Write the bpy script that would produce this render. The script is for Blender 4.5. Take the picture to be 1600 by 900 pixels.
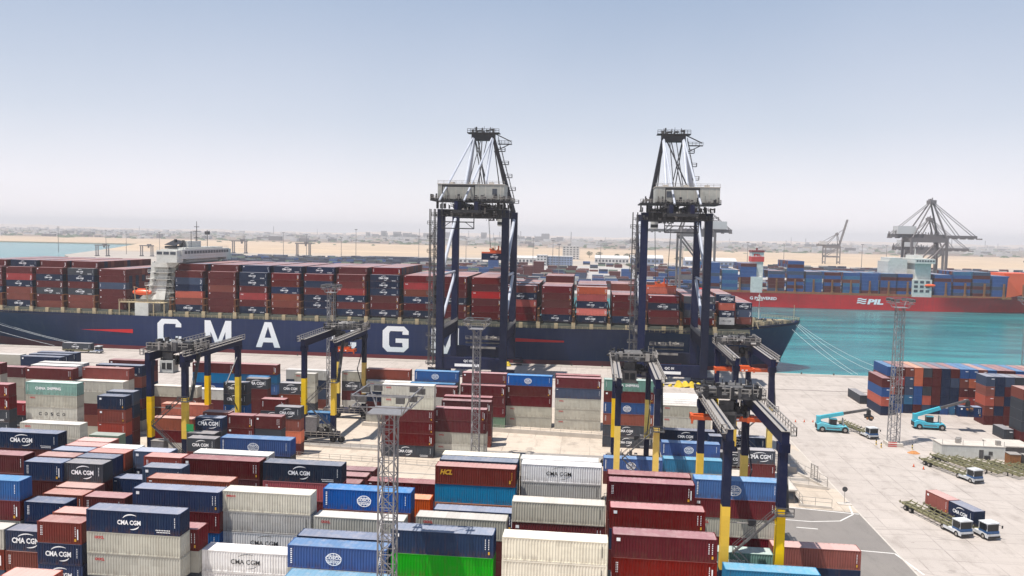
import bpy, bmesh, math, random
from mathutils import Vector, Matrix
random.seed(7)
R = math.radians
scn = bpy.context.scene
for o in list(bpy.data.objects):
    bpy.data.objects.remove(o)

# ------------------------------------------------------------------ camera, sky, sun, exposure
CAM_H = 52.0
YAW, PITCH, ROLL = R(5.85), R(3.92), R(1.138)
cd = bpy.data.cameras.new('camera')
cd.sensor_width = 36.0
cd.lens = 1252.6 / 1600 * 36.0
cd.clip_start = 1.0
cd.clip_end = 60000.0
cam = bpy.data.objects.new('camera', cd)
scn.collection.objects.link(cam)
_r = Vector((math.cos(YAW), math.sin(YAW), 0))
_fh = Vector((-math.sin(YAW), math.cos(YAW), 0))
_f = _fh * math.cos(PITCH) - Vector((0, 0, math.sin(PITCH)))
_u = _fh * math.sin(PITCH) + Vector((0, 0, math.cos(PITCH)))
_rc = _r * math.cos(ROLL) + _u * math.sin(ROLL)
_uc = -_r * math.sin(ROLL) + _u * math.cos(ROLL)
m = Matrix((( _rc.x, _uc.x, -_f.x, 0), (_rc.y, _uc.y, -_f.y, 0), (_rc.z, _uc.z, -_f.z, CAM_H), (0, 0, 0, 1)))
cam.matrix_world = m
scn.camera = cam

SUN_TO = Vector((-10.8, -7.8, 35.0)).normalized()
w = bpy.data.worlds.new('World'); scn.world = w; w.use_nodes = True
nt = w.node_tree
bg = nt.nodes['Background']
sky = nt.nodes.new('ShaderNodeTexSky'); sky.sky_type = 'NISHITA'; sky.sun_disc = False
sky.sun_elevation = math.asin(SUN_TO.z)
sky.sun_rotation = math.atan2(SUN_TO.x, SUN_TO.y)
sky.altitude = 0; sky.air_density = 1.0; sky.dust_density = 0.6; sky.ozone_density = 1.0
# a dusty whitish veil over the Nishita sky, strongest at the horizon
geo = nt.nodes.new('ShaderNodeTexCoord'); sep = nt.nodes.new('ShaderNodeSeparateXYZ'); nt.links.new(geo.outputs['Generated'], sep.inputs[0])
cr_ = nt.nodes.new('ShaderNodeValToRGB'); nt.links.new(sep.outputs[2], cr_.inputs[0])
ce = cr_.color_ramp.elements; ce[0].position = 0.0; ce[0].color = (0.96, 0.96, 0.96, 1); ce[1].position = 1.0; ce[1].color = (0.50, 0.50, 0.50, 1)
e_ = ce.new(0.12); e_.color = (0.86, 0.86, 0.86, 1); e_ = ce.new(0.30); e_.color = (0.80, 0.80, 0.80, 1)
cv = nt.nodes.new('ShaderNodeTexNoise'); cv.inputs['Scale'].default_value = 2.2; cv.inputs['Detail'].default_value = 5
nt.links.new(geo.outputs['Generated'], cv.inputs['Vector'])
mx_ = nt.nodes.new('ShaderNodeMath'); mx_.operation = 'MULTIPLY_ADD'; mx_.inputs[1].default_value = 0.5; mx_.inputs[2].default_value = -0.25
nt.links.new(cv.outputs['Fac'], mx_.inputs[0])
ad_ = nt.nodes.new('ShaderNodeMath'); ad_.operation = 'ADD'; ad_.use_clamp = True
nt.links.new(cr_.outputs[0], ad_.inputs[0]); nt.links.new(mx_.outputs[0], ad_.inputs[1])
mi_ = nt.nodes.new('ShaderNodeMix'); mi_.data_type = 'RGBA'
nt.links.new(ad_.outputs[0], mi_.inputs[0]); nt.links.new(sky.outputs[0], mi_.inputs[6]); 
vc_ = nt.nodes.new('ShaderNodeValToRGB'); nt.links.new(sep.outputs[2], vc_.inputs[0]); ve = vc_.color_ramp.elements
ve[0].position = 0.0; ve[0].color = (0.93, 0.88, 0.92, 1); ve[1].position = 1.0; ve[1].color = (0.16, 0.27, 0.46, 1)
for p_, c_ in ((0.05, (0.88, 0.86, 0.92)), (0.13, (0.66, 0.70, 0.80)), (0.28, (0.41, 0.50, 0.66)), (0.5, (0.26, 0.36, 0.54))):
    e_ = ve.new(p_); e_.color = (*c_, 1)
vm_ = nt.nodes.new('ShaderNodeMix'); vm_.data_type = 'RGBA'; vm_.blend_type = 'MULTIPLY'; vm_.inputs[0].default_value = 1.0
nt.links.new(vc_.outputs[0], vm_.inputs[6]); vm_.inputs[7].default_value = (10, 10, 10, 1); nt.links.new(vm_.outputs[2], mi_.inputs[7])
nt.links.new(mi_.outputs[2], bg.inputs[0])
bg.inputs[1].default_value = 0.086
sl = bpy.data.lights.new('sun', 'SUN'); sl.energy = 5.0; sl.angle = R(0.53); sl.color = (1.0, 0.95, 0.88)
so = bpy.data.objects.new('sun', sl); scn.collection.objects.link(so)
so.rotation_euler = SUN_TO.to_track_quat('Z', 'Y').to_euler()
so.location = (0, 0, 400)
vs = scn.view_settings
vs.view_transform = 'Standard'; vs.look = 'None'; vs.gamma = 1.0; vs.exposure = 0.36; vs.use_curve_mapping = False

# ------------------------------------------------------------------ materials
def lin(c):
    return tuple(((v/255.0)/12.92 if v/255.0 <= 0.04045 else ((v/255.0+0.055)/1.055)**2.4) for v in c)

def base_mat(name, rough=0.6, metal=0.0):
    mt = bpy.data.materials.new(name); mt.use_nodes = True
    n = mt.node_tree; b = n.nodes['Principled BSDF']
    b.inputs['Roughness'].default_value = rough; b.inputs['Metallic'].default_value = metal
    return mt, n, b

def mixrgb(n, fac, a, b, mode='MIX'):
    x = n.nodes.new('ShaderNodeMix'); x.data_type = 'RGBA'; x.blend_type = mode
    for sock, v in ((x.inputs[0], fac), (x.inputs[6], a), (x.inputs[7], b)):
        if isinstance(v, (int, float)): sock.default_value = v
        elif isinstance(v, tuple): sock.default_value = (v[0], v[1], v[2], 1)
        else: n.links.new(v, sock)
    return x.outputs[2]

def noise(n, scale, detail=4, mapping=None, coord='Object', rough=0.6):
    tc = n.nodes.new('ShaderNodeTexCoord')
    src = tc.outputs[coord]
    if mapping:
        mp = n.nodes.new('ShaderNodeMapping'); mp.inputs['Scale'].default_value = mapping
        n.links.new(src, mp.inputs[0]); src = mp.outputs[0]
    t = n.nodes.new('ShaderNodeTexNoise'); t.inputs['Scale'].default_value = scale
    t.inputs['Detail'].default_value = detail; t.inputs['Roughness'].default_value = rough
    n.links.new(src, t.inputs['Vector'])
    return t.outputs['Fac']

def ramp(n, src, lo, hi, a=0.0, b=1.0):
    r = n.nodes.new('ShaderNodeMapRange'); r.inputs[1].default_value = lo; r.inputs[2].default_value = hi
    r.inputs[3].default_value = a; r.inputs[4].default_value = b
    n.links.new(src, r.inputs[0]); return r.outputs[0]

def paint(name, rgb, rough=0.55, dirt=0.25, rust=0.25, dust=0.0, vary=0.25, dirtcol=(120, 105, 92)):
    """weathered paint: per-object tone, blotches of grime and vertical streaks"""
    mt, n, b = base_mat(name, rough)
    col = lin(rgb)
    oi = n.nodes.new('ShaderNodeObjectInfo')
    hs = n.nodes.new('ShaderNodeHueSaturation'); hs.inputs['Color'].default_value = (*col, 1)
    n.links.new(ramp(n, oi.outputs['Random'], 0, 1, 1 - vary, 1 + vary), hs.inputs['Value'])
    mm = n.nodes.new('ShaderNodeMath'); mm.operation = 'FRACT'
    m2 = n.nodes.new('ShaderNodeMath'); m2.operation = 'MULTIPLY'; m2.inputs[1].default_value = 7.31
    n.links.new(oi.outputs['Random'], m2.inputs[0]); n.links.new(m2.outputs[0], mm.inputs[0])
    n.links.new(ramp(n, mm.outputs[0], 0, 1, 0.8, 1.1), hs.inputs['Saturation'])
    m3 = n.nodes.new('ShaderNodeMath'); m3.operation = 'MULTIPLY'; m3.inputs[1].default_value = 13.7
    m4 = n.nodes.new('ShaderNodeMath'); m4.operation = 'FRACT'
    n.links.new(oi.outputs['Random'], m3.inputs[0]); n.links.new(m3.outputs[0], m4.inputs[0])
    n.links.new(ramp(n, m4.outputs[0], 0, 1, 0.492, 0.508), hs.inputs['Hue'])
    c = hs.outputs[0]
    if dust: c = mixrgb(n, dust, c, lin((226, 206, 202)))
    if dirt:
        f = ramp(n, noise(n, 0.9, 6), 0.45, 0.75, 0, dirt)
        c = mixrgb(n, f, c, lin(dirtcol))
    if rust:
        f = ramp(n, noise(n, 1.3, 5, (2.2, 2.2, 0.22)), 0.58, 0.78, 0, rust)
        c = mixrgb(n, f, c, lin((96, 62, 44)))
        f = ramp(n, noise(n, 5.0, 3), 0.68, 0.74, 0, rust * 0.9)
        c = mixrgb(n, f, c, lin((78, 42, 30)))
    # repainted panels and a worn bottom edge
    tcp = n.nodes.new('ShaderNodeTexCoord'); mpp = n.nodes.new('ShaderNodeMapping'); mpp.inputs['Rotation'].default_value = (R(90), 0, 0); n.links.new(tcp.outputs['Object'], mpp.inputs[0])
    adr = n.nodes.new('ShaderNodeVectorMath'); adr.operation = 'ADD'; n.links.new(mpp.outputs[0], adr.inputs[0]); n.links.new(m3.outputs[0], adr.inputs[1])
    bk = n.nodes.new('ShaderNodeTexBrick'); bk.inputs['Scale'].default_value = 1; bk.inputs['Brick Width'].default_value = 1.9; bk.inputs['Row Height'].default_value = 1.4; bk.inputs['Mortar Size'].default_value = 0
    bk.inputs['Color1'].default_value = (.72, .72, .72, 1); bk.inputs['Color2'].default_value = (1.12, 1.12, 1.12, 1); n.links.new(adr.outputs[0], bk.inputs['Vector'])
    c = mixrgb(n, 0.34, c, bk.outputs['Color'], 'MULTIPLY')
    if rust:
        spz = n.nodes.new('ShaderNodeSeparateXYZ'); n.links.new(tcp.outputs['Object'], spz.inputs[0])
        lo_ = n.nodes.new('ShaderNodeMath'); lo_.operation = 'MULTIPLY'; n.links.new(ramp(n, spz.outputs[2], 0.1, 0.9, 1, 0), lo_.inputs[0]); n.links.new(ramp(n, noise(n, 2.2, 5, (1.5, 1.5, .5)), 0.42, 0.62, 0, rust * 1.5), lo_.inputs[1])
        c = mixrgb(n, lo_.outputs[0], c, lin((92, 62, 48)))
    n.links.new(c, b.inputs['Base Color']); b.inputs['Specular IOR Level'].default_value = 0.10
    return mt

def simple(name, rgb, rough=0.6, metal=0.0, var=0.15, scale=2.0):
    mt, n, b = base_mat(name, rough, metal)
    col = lin(rgb); dk = tuple(v * (1 - var) for v in col); lt = tuple(min(1, v * (1 + var)) for v in col)
    c = mixrgb(n, ramp(n, noise(n, scale, 5), 0.3, 0.7), dk, lt)
    n.links.new(c, b.inputs['Base Color'])
    return mt

# code -> (words, body colour)
COL = {
 'M': ('dark maroon', (96, 20, 24)), 'm': ('deep maroon', (84, 12, 20)), 'b': ('rusty brown-red', (112, 32, 22)),
 'R': ('bright red', (164, 30, 34)), 'B': ('rusty brown', (130, 58, 44)), 'O': ('orange', (205, 92, 38)),
 'N': ('plain navy', (20, 42, 78)), 'C': ('navy white-lettered', (20, 38, 68)), 'c': ('navy big-lettered', (50, 62, 90)),
 'G': ('pale grey red-lettered', (190, 187, 174)), 'K': ('cream', (212, 204, 184)), 'k': ('cream red-named', (222, 216, 198)),
 'W': ('white black-lettered', (212, 210, 208)), 'w': ('plain off-white', (200, 198, 192)),
 'L': ('blue globe-logo', (0, 80, 150)), 'l': ('plain light blue', (24, 112, 156)), 'T': ('pale green lettered', (118, 158, 146)),
 'Y': ('grey dark-lettered', (186, 184, 172)), 'D': ('charcoal grey lettered', (66, 70, 78)), 'E': ('bright green', (40, 138, 26)),
 'e': ('dull green', (116, 142, 122)), 'S': ('slate blue', (64, 80, 108)), 'P': ('salmon brown', (152, 80, 66)),
 'H': ('brown yellow-lettered', (104, 48, 38)), 'U': ('blue', (0, 80, 150)), 'A': ('orange red', (196, 76, 46)),
}
PM, RM = {}, {}
for k, (nm, rgb) in COL.items():
    key = nm.replace(' ', '_').replace('-', '_')
    light = sum(rgb) > 480
    PM[k] = paint('container_paint_' + key, rgb, 0.55, 0.20 if not light else 0.24, 0.36 if not light else 0.26,
                  dust=0.0, dirtcol=((58, 76, 92) if rgb[2] > rgb[0] + 8 else (104, 78, 70)) if not light else (150, 138, 120))
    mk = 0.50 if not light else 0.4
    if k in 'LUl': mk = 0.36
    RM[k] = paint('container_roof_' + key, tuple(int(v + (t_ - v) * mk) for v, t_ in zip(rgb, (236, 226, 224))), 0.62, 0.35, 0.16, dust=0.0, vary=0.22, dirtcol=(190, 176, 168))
MT = {}
def M_(k, *a, **kw):
    MT[k] = simple(k, *a, **kw); return MT[k]
M_('white_lettering', (240, 240, 242), 0.5, var=0.05)
M_('black_lettering', (30, 32, 38), 0.5, var=0.05)
M_('red_lettering', (188, 36, 44), 0.5, var=0.05)
M_('yellow_lettering', (214, 160, 40), 0.5, var=0.05)
def hull_mat(name, rgb, streak, seam):
    mt, n, b = base_mat(name, 0.5); b.inputs['Specular IOR Level'].default_value = 0.3
    col = lin(rgb); c = mixrgb(n, ramp(n, noise(n, 0.05, 5), 0.3, 0.7), tuple(v * .85 for v in col), tuple(v * 1.2 for v in col))
    c = mixrgb(n, ramp(n, noise(n, 0.55, 5, (1, 1, 0.08)), 0.52, 0.8, 0, 0.45), c, lin(streak))
    c = mixrgb(n, ramp(n, noise(n, 0.9, 6, (0.25, 1, 1)), 0.62, 0.72, 0, 0.3), c, lin(streak))
    tc = n.nodes.new('ShaderNodeTexCoord'); mp = n.nodes.new('ShaderNodeMapping'); mp.inputs['Rotation'].default_value = (R(90), 0, 0); n.links.new(tc.outputs['Object'], mp.inputs[0])
    br = n.nodes.new('ShaderNodeTexBrick'); br.inputs['Scale'].default_value = 1; br.inputs['Brick Width'].default_value = 11.5; br.inputs['Row Height'].default_value = 2.7; br.inputs['Mortar Size'].default_value = 0.05
    br.inputs['Color1'].default_value = (.86, .86, .86, 1); br.inputs['Color2'].default_value = (1, 1, 1, 1); br.inputs['Mortar'].default_value = (.6, .6, .6, 1); n.links.new(mp.outputs[0], br.inputs['Vector'])
    c = mixrgb(n, seam, c, br.outputs['Color'], 'MULTIPLY')
    n.links.new(c, b.inputs['Base Color']); MT[name] = mt
hull_mat('ship_navy', (20, 38, 80), (62, 70, 92), 0.7)
M_('hull_red', (128, 44, 48), 0.5, var=0.15, scale=0.1)
def P_(k, rgb, rough=.5, dirt=.3, rust=.3, dc=(96, 90, 84)): MT[k] = paint(k, rgb, rough, dirt, rust, vary=.08, dirtcol=dc)
P_('crane_navy', (22, 28, 60), .5, .18, .22, (70, 70, 78))
M_('crane_navy_dark', (30, 32, 44), 0.5, var=0.2, scale=0.4)
P_('crane_yellow', (238, 196, 6), .5, .12, .2, (170, 140, 50))
M_('galvanised', (128, 126, 128), 0.5, 0.2, var=0.2)
M_('machinery_grey', (84, 82, 82), 0.55, 0.2, var=0.4, scale=1.2)
M_('machinery_dark', (34, 33, 37), 0.6, 0.1, var=0.3, scale=1.2)
M_('rail_pale', (150, 144, 138), 0.55, var=0.15)
P_('house_white', (204, 204, 198), .5, .25, .22, (150, 144, 134))
P_('crane_house_grey', (172, 172, 164), .5, .3, .22, (130, 126, 116))
M_('tube_white', (176, 180, 190), 0.45, var=0.08, scale=0.3)
M_('spreader_orange', (206, 84, 30), 0.45, var=0.12)
M_('rubber', (26, 26, 28), 0.85)
M_('glass_dark', (18, 24, 30), 0.35, var=0.1)
P_('truck_white', (206, 208, 210), .4, .35, .2, (140, 134, 126))
M_('truck_blue', (44, 84, 130), 0.4, var=0.2, scale=3)
M_('chassis_yellow', (128, 124, 92), 0.6, var=0.2)
M_('chassis_dark', (56, 54, 50), 0.7, var=0.3)
P_('stacker_cyan', (84, 176, 194), .45, .35, .3, (96, 110, 112))
M_('red_paint', (196, 52, 50), 0.5, var=0.1)
hull_mat('ship_red', (200, 30, 36), (150, 60, 56), 0.4)
M_('ship_green', (84, 88, 78), 0.6, var=0.2, scale=0.5)
M_('ship_cream', (176, 160, 128), 0.6, var=0.15)
M_('ochre', (140, 92, 52), 0.6, var=0.25)
M_('lifeboat_orange', (236, 92, 44), 0.4, var=0.05)
M_('deck_dark', (66, 60, 58), 0.7, var=0.3, scale=0.5)
M_('concrete', (188, 180, 170), 0.85, var=0.12, scale=0.5)
M_('concrete_dark', (140, 134, 128), 0.85, var=0.2, scale=0.5)
M_('road_white', (214, 210, 204), 0.8, var=0.12, scale=1)
M_('rope', (196, 198, 200), 0.8)
M_('far_crane', (112, 106, 106), 0.6, var=0.1)
M_('far_building', (196, 194, 192), 0.7, var=0.1, scale=0.05)
M_('far_building_blue', (120, 134, 160), 0.7, var=0.1, scale=0.05)
M_('window_dark', (60, 66, 76), 0.25, var=0.2)
M_('trunk', (92, 74, 56), 0.9)
M_('leaf', (62, 76, 48), 0.8, var=0.4, scale=0.4)
M_('yellow_cloth', (196, 168, 40), 0.8, var=0.3, scale=0.6)
M_('soil', (176, 120, 72), 0.95, var=0.2)
M_('mirror', (60, 62, 66), 0.3)
M_('sign_green', (40, 150, 84), 0.5)

def ground_mat(name, a, b, c, slab=0.0, stain=0.5, marks=False):
    mt, n, bs = base_mat(name, 0.9)
    col = mixrgb(n, ramp(n, noise(n, 0.035, 8, rough=0.7), 0.3, 0.7), lin(a), lin(b))
    col = mixrgb(n, ramp(n, noise(n, 0.35, 6, (1, 0.35, 1), rough=0.7), 0.5, 0.8, 0, stain), col, lin(c))
    # wheel tracks running along the yard
    col = mixrgb(n, ramp(n, noise(n, 0.5, 4, (0.03, 1, 1), rough=0.6), 0.55, 0.8, 0, 0.35 * stain), col, lin(c))
    if slab:
        tc = n.nodes.new('ShaderNodeTexCoord'); br = n.nodes.new('ShaderNodeTexBrick')
        mp = n.nodes.new('ShaderNodeMapping'); n.links.new(tc.outputs['Object'], mp.inputs[0])
        br.inputs['Scale'].default_value = 1.0; br.inputs['Brick Width'].default_value = slab; br.inputs['Row Height'].default_value = slab * 0.8
        br.inputs['Mortar Size'].default_value = 0.12; br.offset = 0.0; br.inputs['Mortar Smooth'].default_value = 0.3
        n.links.new(mp.outputs[0], br.inputs['Vector'])
        f = mixrgb(n, ramp(n, noise(n, 0.12, 3), 0.4, 0.65, 0.05, 0.5), (0, 0, 0), br.outputs['Fac'])
        col = mixrgb(n, f, col, lin((88, 80, 76)))
        br2 = n.nodes.new('ShaderNodeTexBrick'); br2.offset = 0.0
        br2.inputs['Scale'].default_value = 1.0; br2.inputs['Brick Width'].default_value = slab; br2.inputs['Row Height'].default_value = slab * 0.8
        br2.inputs['Mortar Size'].default_value = 0.0
        br2.inputs['Color1'].default_value = (0.74, 0.74, 0.74, 1); br2.inputs['Color2'].default_value = (1, 1, 1, 1)
        n.links.new(mp.outputs[0], br2.inputs['Vector'])
        col = mixrgb(n, 0.26, col, br2.outputs['Color'], 'MULTIPLY')
    if marks:   # oil spots, tyre marks and grimy patches
        col = mixrgb(n, ramp(n, noise(n, 0.16, 3), 0.64, 0.70, 0, 0.35), col, lin((110, 102, 96)))
        col = mixrgb(n, ramp(n, noise(n, 0.9, 2), 0.72, 0.75, 0, 0.5), col, lin((84, 78, 74)))
        for rot, sc in ((R(28), 0.5), (R(-6), 0.42)):
            tc2 = n.nodes.new('ShaderNodeTexCoord'); mp2 = n.nodes.new('ShaderNodeMapping'); mp2.inputs['Rotation'].default_value = (0, 0, rot); n.links.new(tc2.outputs['Object'], mp2.inputs[0])
            wv = n.nodes.new('ShaderNodeTexNoise'); wv.inputs['Scale'].default_value = sc; wv.inputs['Detail'].default_value = 3
            m3 = n.nodes.new('ShaderNodeMapping'); m3.inputs['Scale'].default_value = (0.03, 2.2, 1); n.links.new(mp2.outputs[0], m3.inputs[0]); n.links.new(m3.outputs[0], wv.inputs['Vector'])
            col = mixrgb(n, ramp(n, wv.outputs['Fac'], 0.62, 0.70, 0, 0.32), col, lin((112, 104, 98)))
    n.links.new(col, bs.inputs['Base Color'])
    bp = n.nodes.new('ShaderNodeBump'); bp.inputs['Strength'].default_value = 0.2; bp.inputs['Distance'].default_value = 0.05
    n.links.new(noise(n, 3.0, 5), bp.inputs['Height']); n.links.new(bp.outputs[0], bs.inputs['Normal'])
    return mt
G_YARD = ground_mat('yard_concrete', (180, 166, 150), (200, 186, 170), (140, 126, 112), slab=7.0, stain=0.8, marks=True)
G_QUAY = ground_mat('quay_slabs', (170, 160, 152), (184, 174, 166), (132, 122, 114), slab=6.0, stain=0.75, marks=True)
G_ASPH = ground_mat('asphalt_road', (120, 114, 110), (132, 126, 120), (98, 94, 90), stain=0.6)
G_LAND = ground_mat('desert_sand', (222, 202, 176), (232, 214, 190), (196, 178, 156), stain=0.3)

# ------------------------------------------------------------------ mesh builder and naming helpers
class MB:
    def __init__(s): s.v = []; s.f = []; s.mi = []
    def face(s, pts, m=0):
        i = len(s.v); s.v += [tuple(p) for p in pts]; s.f.append(tuple(range(i, i + len(pts)))); s.mi.append(m)
    def box(s, x0, x1, y0, y1, z0, z1, m=0):
        i = len(s.v)
        s.v += [(x0,y0,z0),(x1,y0,z0),(x1,y1,z0),(x0,y1,z0),(x0,y0,z1),(x1,y0,z1),(x1,y1,z1),(x0,y1,z1)]
        for q in ((0,3,2,1),(4,5,6,7),(0,1,5,4),(1,2,6,5),(2,3,7,6),(3,0,4,7)):
            s.f.append(tuple(i + k for k in q)); s.mi.append(m)
        return s
    def beam(s, p, q, wd, ht=None, m=0, up=(0, 0, 1), w2=None, h2=None):
        ht = ht or wd; w2 = w2 or wd; h2 = h2 or ht
        p = Vector(p); q = Vector(q); d = (q - p)
        if d.length < 1e-6: return s
        d.normalize(); u = Vector(up)
        if abs(d.dot(u)) > 0.98: u = Vector((0, 1, 0))
        a = d.cross(u).normalized(); b = a.cross(d).normalized()
        i = len(s.v)
        for P, W_, H_ in ((p, wd, ht), (q, w2, h2)):
            for sx, sy in ((-1,-1),(1,-1),(1,1),(-1,1)):
                s.v.append(tuple(P + a * sx * W_ / 2 + b * sy * H_ / 2))
        for f in ((3,2,1,0),(4,5,6,7),(0,1,5,4),(1,2,6,5),(2,3,7,6),(3,0,4,7)):
            s.f.append(tuple(i + k for k in f)); s.mi.append(m)
        return s
    def tube(s, p, q, r, n=8, m=0, r2=None):
        r2 = r if r2 is None else r2
        p = Vector(p); q = Vector(q); d = (q - p)
        if d.length < 1e-6: return s
        d.normalize(); u = Vector((0, 0, 1)) if abs(d.z) < 0.95 else Vector((0, 1, 0))
        a = d.cross(u).normalized(); b = a.cross(d).normalized(); i = len(s.v)
        for P, rr in ((p, r), (q, r2)):
            for k in range(n):
                t = 2 * math.pi * k / n
                s.v.append(tuple(P + a * math.cos(t) * rr + b * math.sin(t) * rr))
        for k in range(n):
            k2 = (k + 1) % n; s.f.append((i + k, i + k2, i + n + k2, i + n + k)); s.mi.append(m)
        s.f.append(tuple(i + n - 1 - k for k in range(n))); s.mi.append(m)
        s.f.append(tuple(i + n + k for k in range(n))); s.mi.append(m)
        return s
    def rail(s, pts, h=1.1, r=0.03, step=2.0, m=0):
        for a, b in zip(pts[:-1], pts[1:]):
            a = Vector(a); b = Vector(b); L = (b - a).length; n = max(1, int(L / step))
            for z in (h, h * 0.5):
                s.beam(a + Vector((0, 0, z)), b + Vector((0, 0, z)), r * 2, r * 2, m)
            for k in range(n + 1):
                c = a.lerp(b, k / n); s.beam(c, c + Vector((0, 0, h)), r * 2, r * 2, m)
        return s
    def stair(s, p, q, wd=0.8, m=0):
        p = Vector(p); q = Vector(q)
        s.beam(p, q, wd, 0.12, m)
        for sy in (-1, 1):
            o = Vector((0, sy * wd / 2, 0)) if abs((q - p).x) > abs((q - p).y) else Vector((sy * wd / 2, 0, 0))
            s.beam(p + o + Vector((0, 0, 1)), q + o + Vector((0, 0, 1)), 0.07, 0.07, m)
            for t in (0, .25, .5, .75, 1):
                c = p.lerp(q, t) + o; s.beam(c, c + Vector((0, 0, 1)), 0.06, 0.06, m)
        return s
    def clutter(s, x0, x1, y0, y1, z, n, mats=(0,), hmax=1.4, rng=None):
        rng = rng or random
        for _ in range(n):
            a = rng.uniform(x0, x1); b = rng.uniform(y0, y1); sx = rng.uniform(.15, .9); sy = rng.uniform(.15, .9); h = rng.uniform(.2, hmax)
            mm = rng.choice(mats); t = rng.random()
            if t < 0.55: s.box(a - sx/2, a + sx/2, b - sy/2, b + sy/2, z, z + h, mm)
            elif t < 0.8: s.tube((a - sx, b, z + h/2), (a + sx, b, z + h/2), 0.18 + 0.2 * rng.random(), 8, mm)
            else: s.tube((a, b, z), (a, b, z + h * 1.3), 0.07, 6, mm)
        return s
    def mesh(s, name, mats):
        me = bpy.data.meshes.new(name); me.from_pydata(s.v, [], s.f)
        for mt in mats: me.materials.append(mt)
        me.polygons.foreach_set('material_index', s.mi); me.update()
        return me
    def build(s, name, mats, parent=None, loc=(0, 0, 0)):
        if not isinstance(mats, (list, tuple)): mats = [mats]
        return link(name, s.mesh(name, mats), parent, loc)

def link(name, data, parent=None, loc=(0, 0, 0)):
    o = bpy.data.objects.new(name, data); scn.collection.objects.link(o); o.location = loc
    if parent is not None: o.parent = parent
    return o
def tag(o, label=None, cat=None, group=None, kind=None):
    if label: o['label'] = label
    if cat: o['category'] = cat
    if group: o['group'] = group
    if kind: o['kind'] = kind
    return o
def thing(name, label, cat, loc=(0, 0, 0), rz=0, group=None):
    o = link(name, None, None, loc); o.rotation_euler = (0, 0, rz); o.empty_display_size = 0.5
    return tag(o, label, cat, group)
def copy_tree(o, parent=None):
    c = o.copy(); scn.collection.objects.link(c); c.parent = parent
    for ch in o.children: copy_tree(ch, c)
    return c

class Boxes:
    """a set of equal small parts (windows and the like), each linked as an object of its own"""
    def __init__(s): s.l = []
    def box(s, *a): s.l.append(a[:6])
    def build(s, name, mat, parent, shift=(0, 0, 0)):
        for (x0, x1, y0, y1, z0, z1) in s.l:
            b = MB(); b.box(0, x1 - x0, 0, y1 - y0, 0, z1 - z0)
            b.build(name, mat, parent, (x0 - shift[0], y0 - shift[1], z0 - shift[2]))
_tx = {}
def text_mesh(s, size, bold=0.0, align='LEFT', shear=0.0, res=2):
    key = (s, size, bold, align, shear)
    if key in _tx: return _tx[key]
    cu = bpy.data.curves.new('txt', 'FONT'); cu.body = s; cu.size = size; cu.offset = bold; cu.align_x = align
    cu.resolution_u = res; cu.shear = shear
    ob = bpy.data.objects.new('txt', cu); scn.collection.objects.link(ob)
    dg = bpy.context.evaluated_depsgraph_get(); dg.update()
    me = bpy.data.meshes.new_from_object(ob.evaluated_get(dg))
    vs_ = [(v.co.x, v.co.y) for v in me.vertices]; fs = [tuple(p.vertices) for p in me.polygons]
    bpy.data.objects.remove(ob); bpy.data.curves.remove(cu); bpy.data.meshes.remove(me)
    _tx[key] = (vs_, fs); return _tx[key]
def add_text(mb, s, x, z, size, width=None, bold=0.0, m=0, y=0.0, plane='xz', shear=0.0):
    """text on a wall facing -y (plane xz) or +x (plane yz); x,z = lower left corner"""
    vs_, fs = text_mesh(s, size, bold * size, 'LEFT', shear)
    if not vs_: return
    x0 = min(v[0] for v in vs_); x1 = max(v[0] for v in vs_)
    k = (width / (x1 - x0)) if width else 1.0
    i = len(mb.v)
    for a, b in vs_:
        px = x + (a - x0) * k
        mb.v.append((px, y, z + b) if plane == 'xz' else (y, px, z + b))
    for f in fs: mb.f.append(tuple(i + j for j in f)); mb.mi.append(m)
def swoosh(mb, cx, cz, rx, rz, a0, a1, t, y, m=0, n=10):
    for k in range(n):
        u0, u1 = k / n, (k + 1) / n
        def P(u, s_):
            a = R(a0 + (a1 - a0) * u); th = t * math.sin(math.pi * (0.12 + 0.8 * u)) * s_
            return (cx + (rx + th) * math.cos(a), y, cz + (rz + th) * math.sin(a))
        mb.face([P(u0, 0), P(u1, 0), P(u1, 1), P(u0, 1)], m)

# ------------------------------------------------------------------ the setting
def sheet(name, pts, z, mat):
    b = MB(); b.face([(x, y, z) for x, y in pts]); o = b.build(name, mat); return tag(o, kind='structure')
QY = 315.5
# quay platform (yard ground) with its vertical face down to the water
b = MB()
b.face([(-900, -300, 0), (900, -300, 0), (900, QY, 0), (-900, QY, 0)], 0)
b.face([(-900, QY, 0), (900, QY, 0), (900, QY, -8), (-900, QY, -8)], 1)
tag(b.build('yard_ground', [G_YARD, MT['concrete_dark']]), kind='structure')
sheet('apron_pavement', [(51.5, 40), (500, 40), (500, QY - 1.2), (-700, QY - 1.2), (-700, 277), (20, 236), (51.5, 205)], 0.004, G_QUAY)
sheet('road', [(28, 100), (51.4, 100), (51.4, 156), (28, 158.5)], 0.006, G_ASPH)
sheet('side_road', [(38, 178), (51.4, 170), (51.4, 199), (44, 212), (38, 212)], 0.006, ground_mat('worn_asphalt', (168, 158, 148), (182, 172, 162), (140, 132, 124)))
def line(name, pts, wd, z=0.012, mat='road_white'):
    b = MB()
    for (x0, y0), (x1, y1) in zip(pts[:-1], pts[1:]):
        d = Vector((x1 - x0, y1 - y0, 0)).normalized(); a = Vector((-d.y, d.x, 0)) * wd / 2
        b.face([(x0 - a.x, y0 - a.y, z), (x1 - a.x, y1 - a.y, z), (x1 + a.x, y1 + a.y, z), (x0 + a.x, y0 + a.y, z)])
    return tag(b.build(name, MT[mat]), kind='structure')
line('road_marking', [(33, 158.0), (51.2, 155.2)], 0.35)
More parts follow.
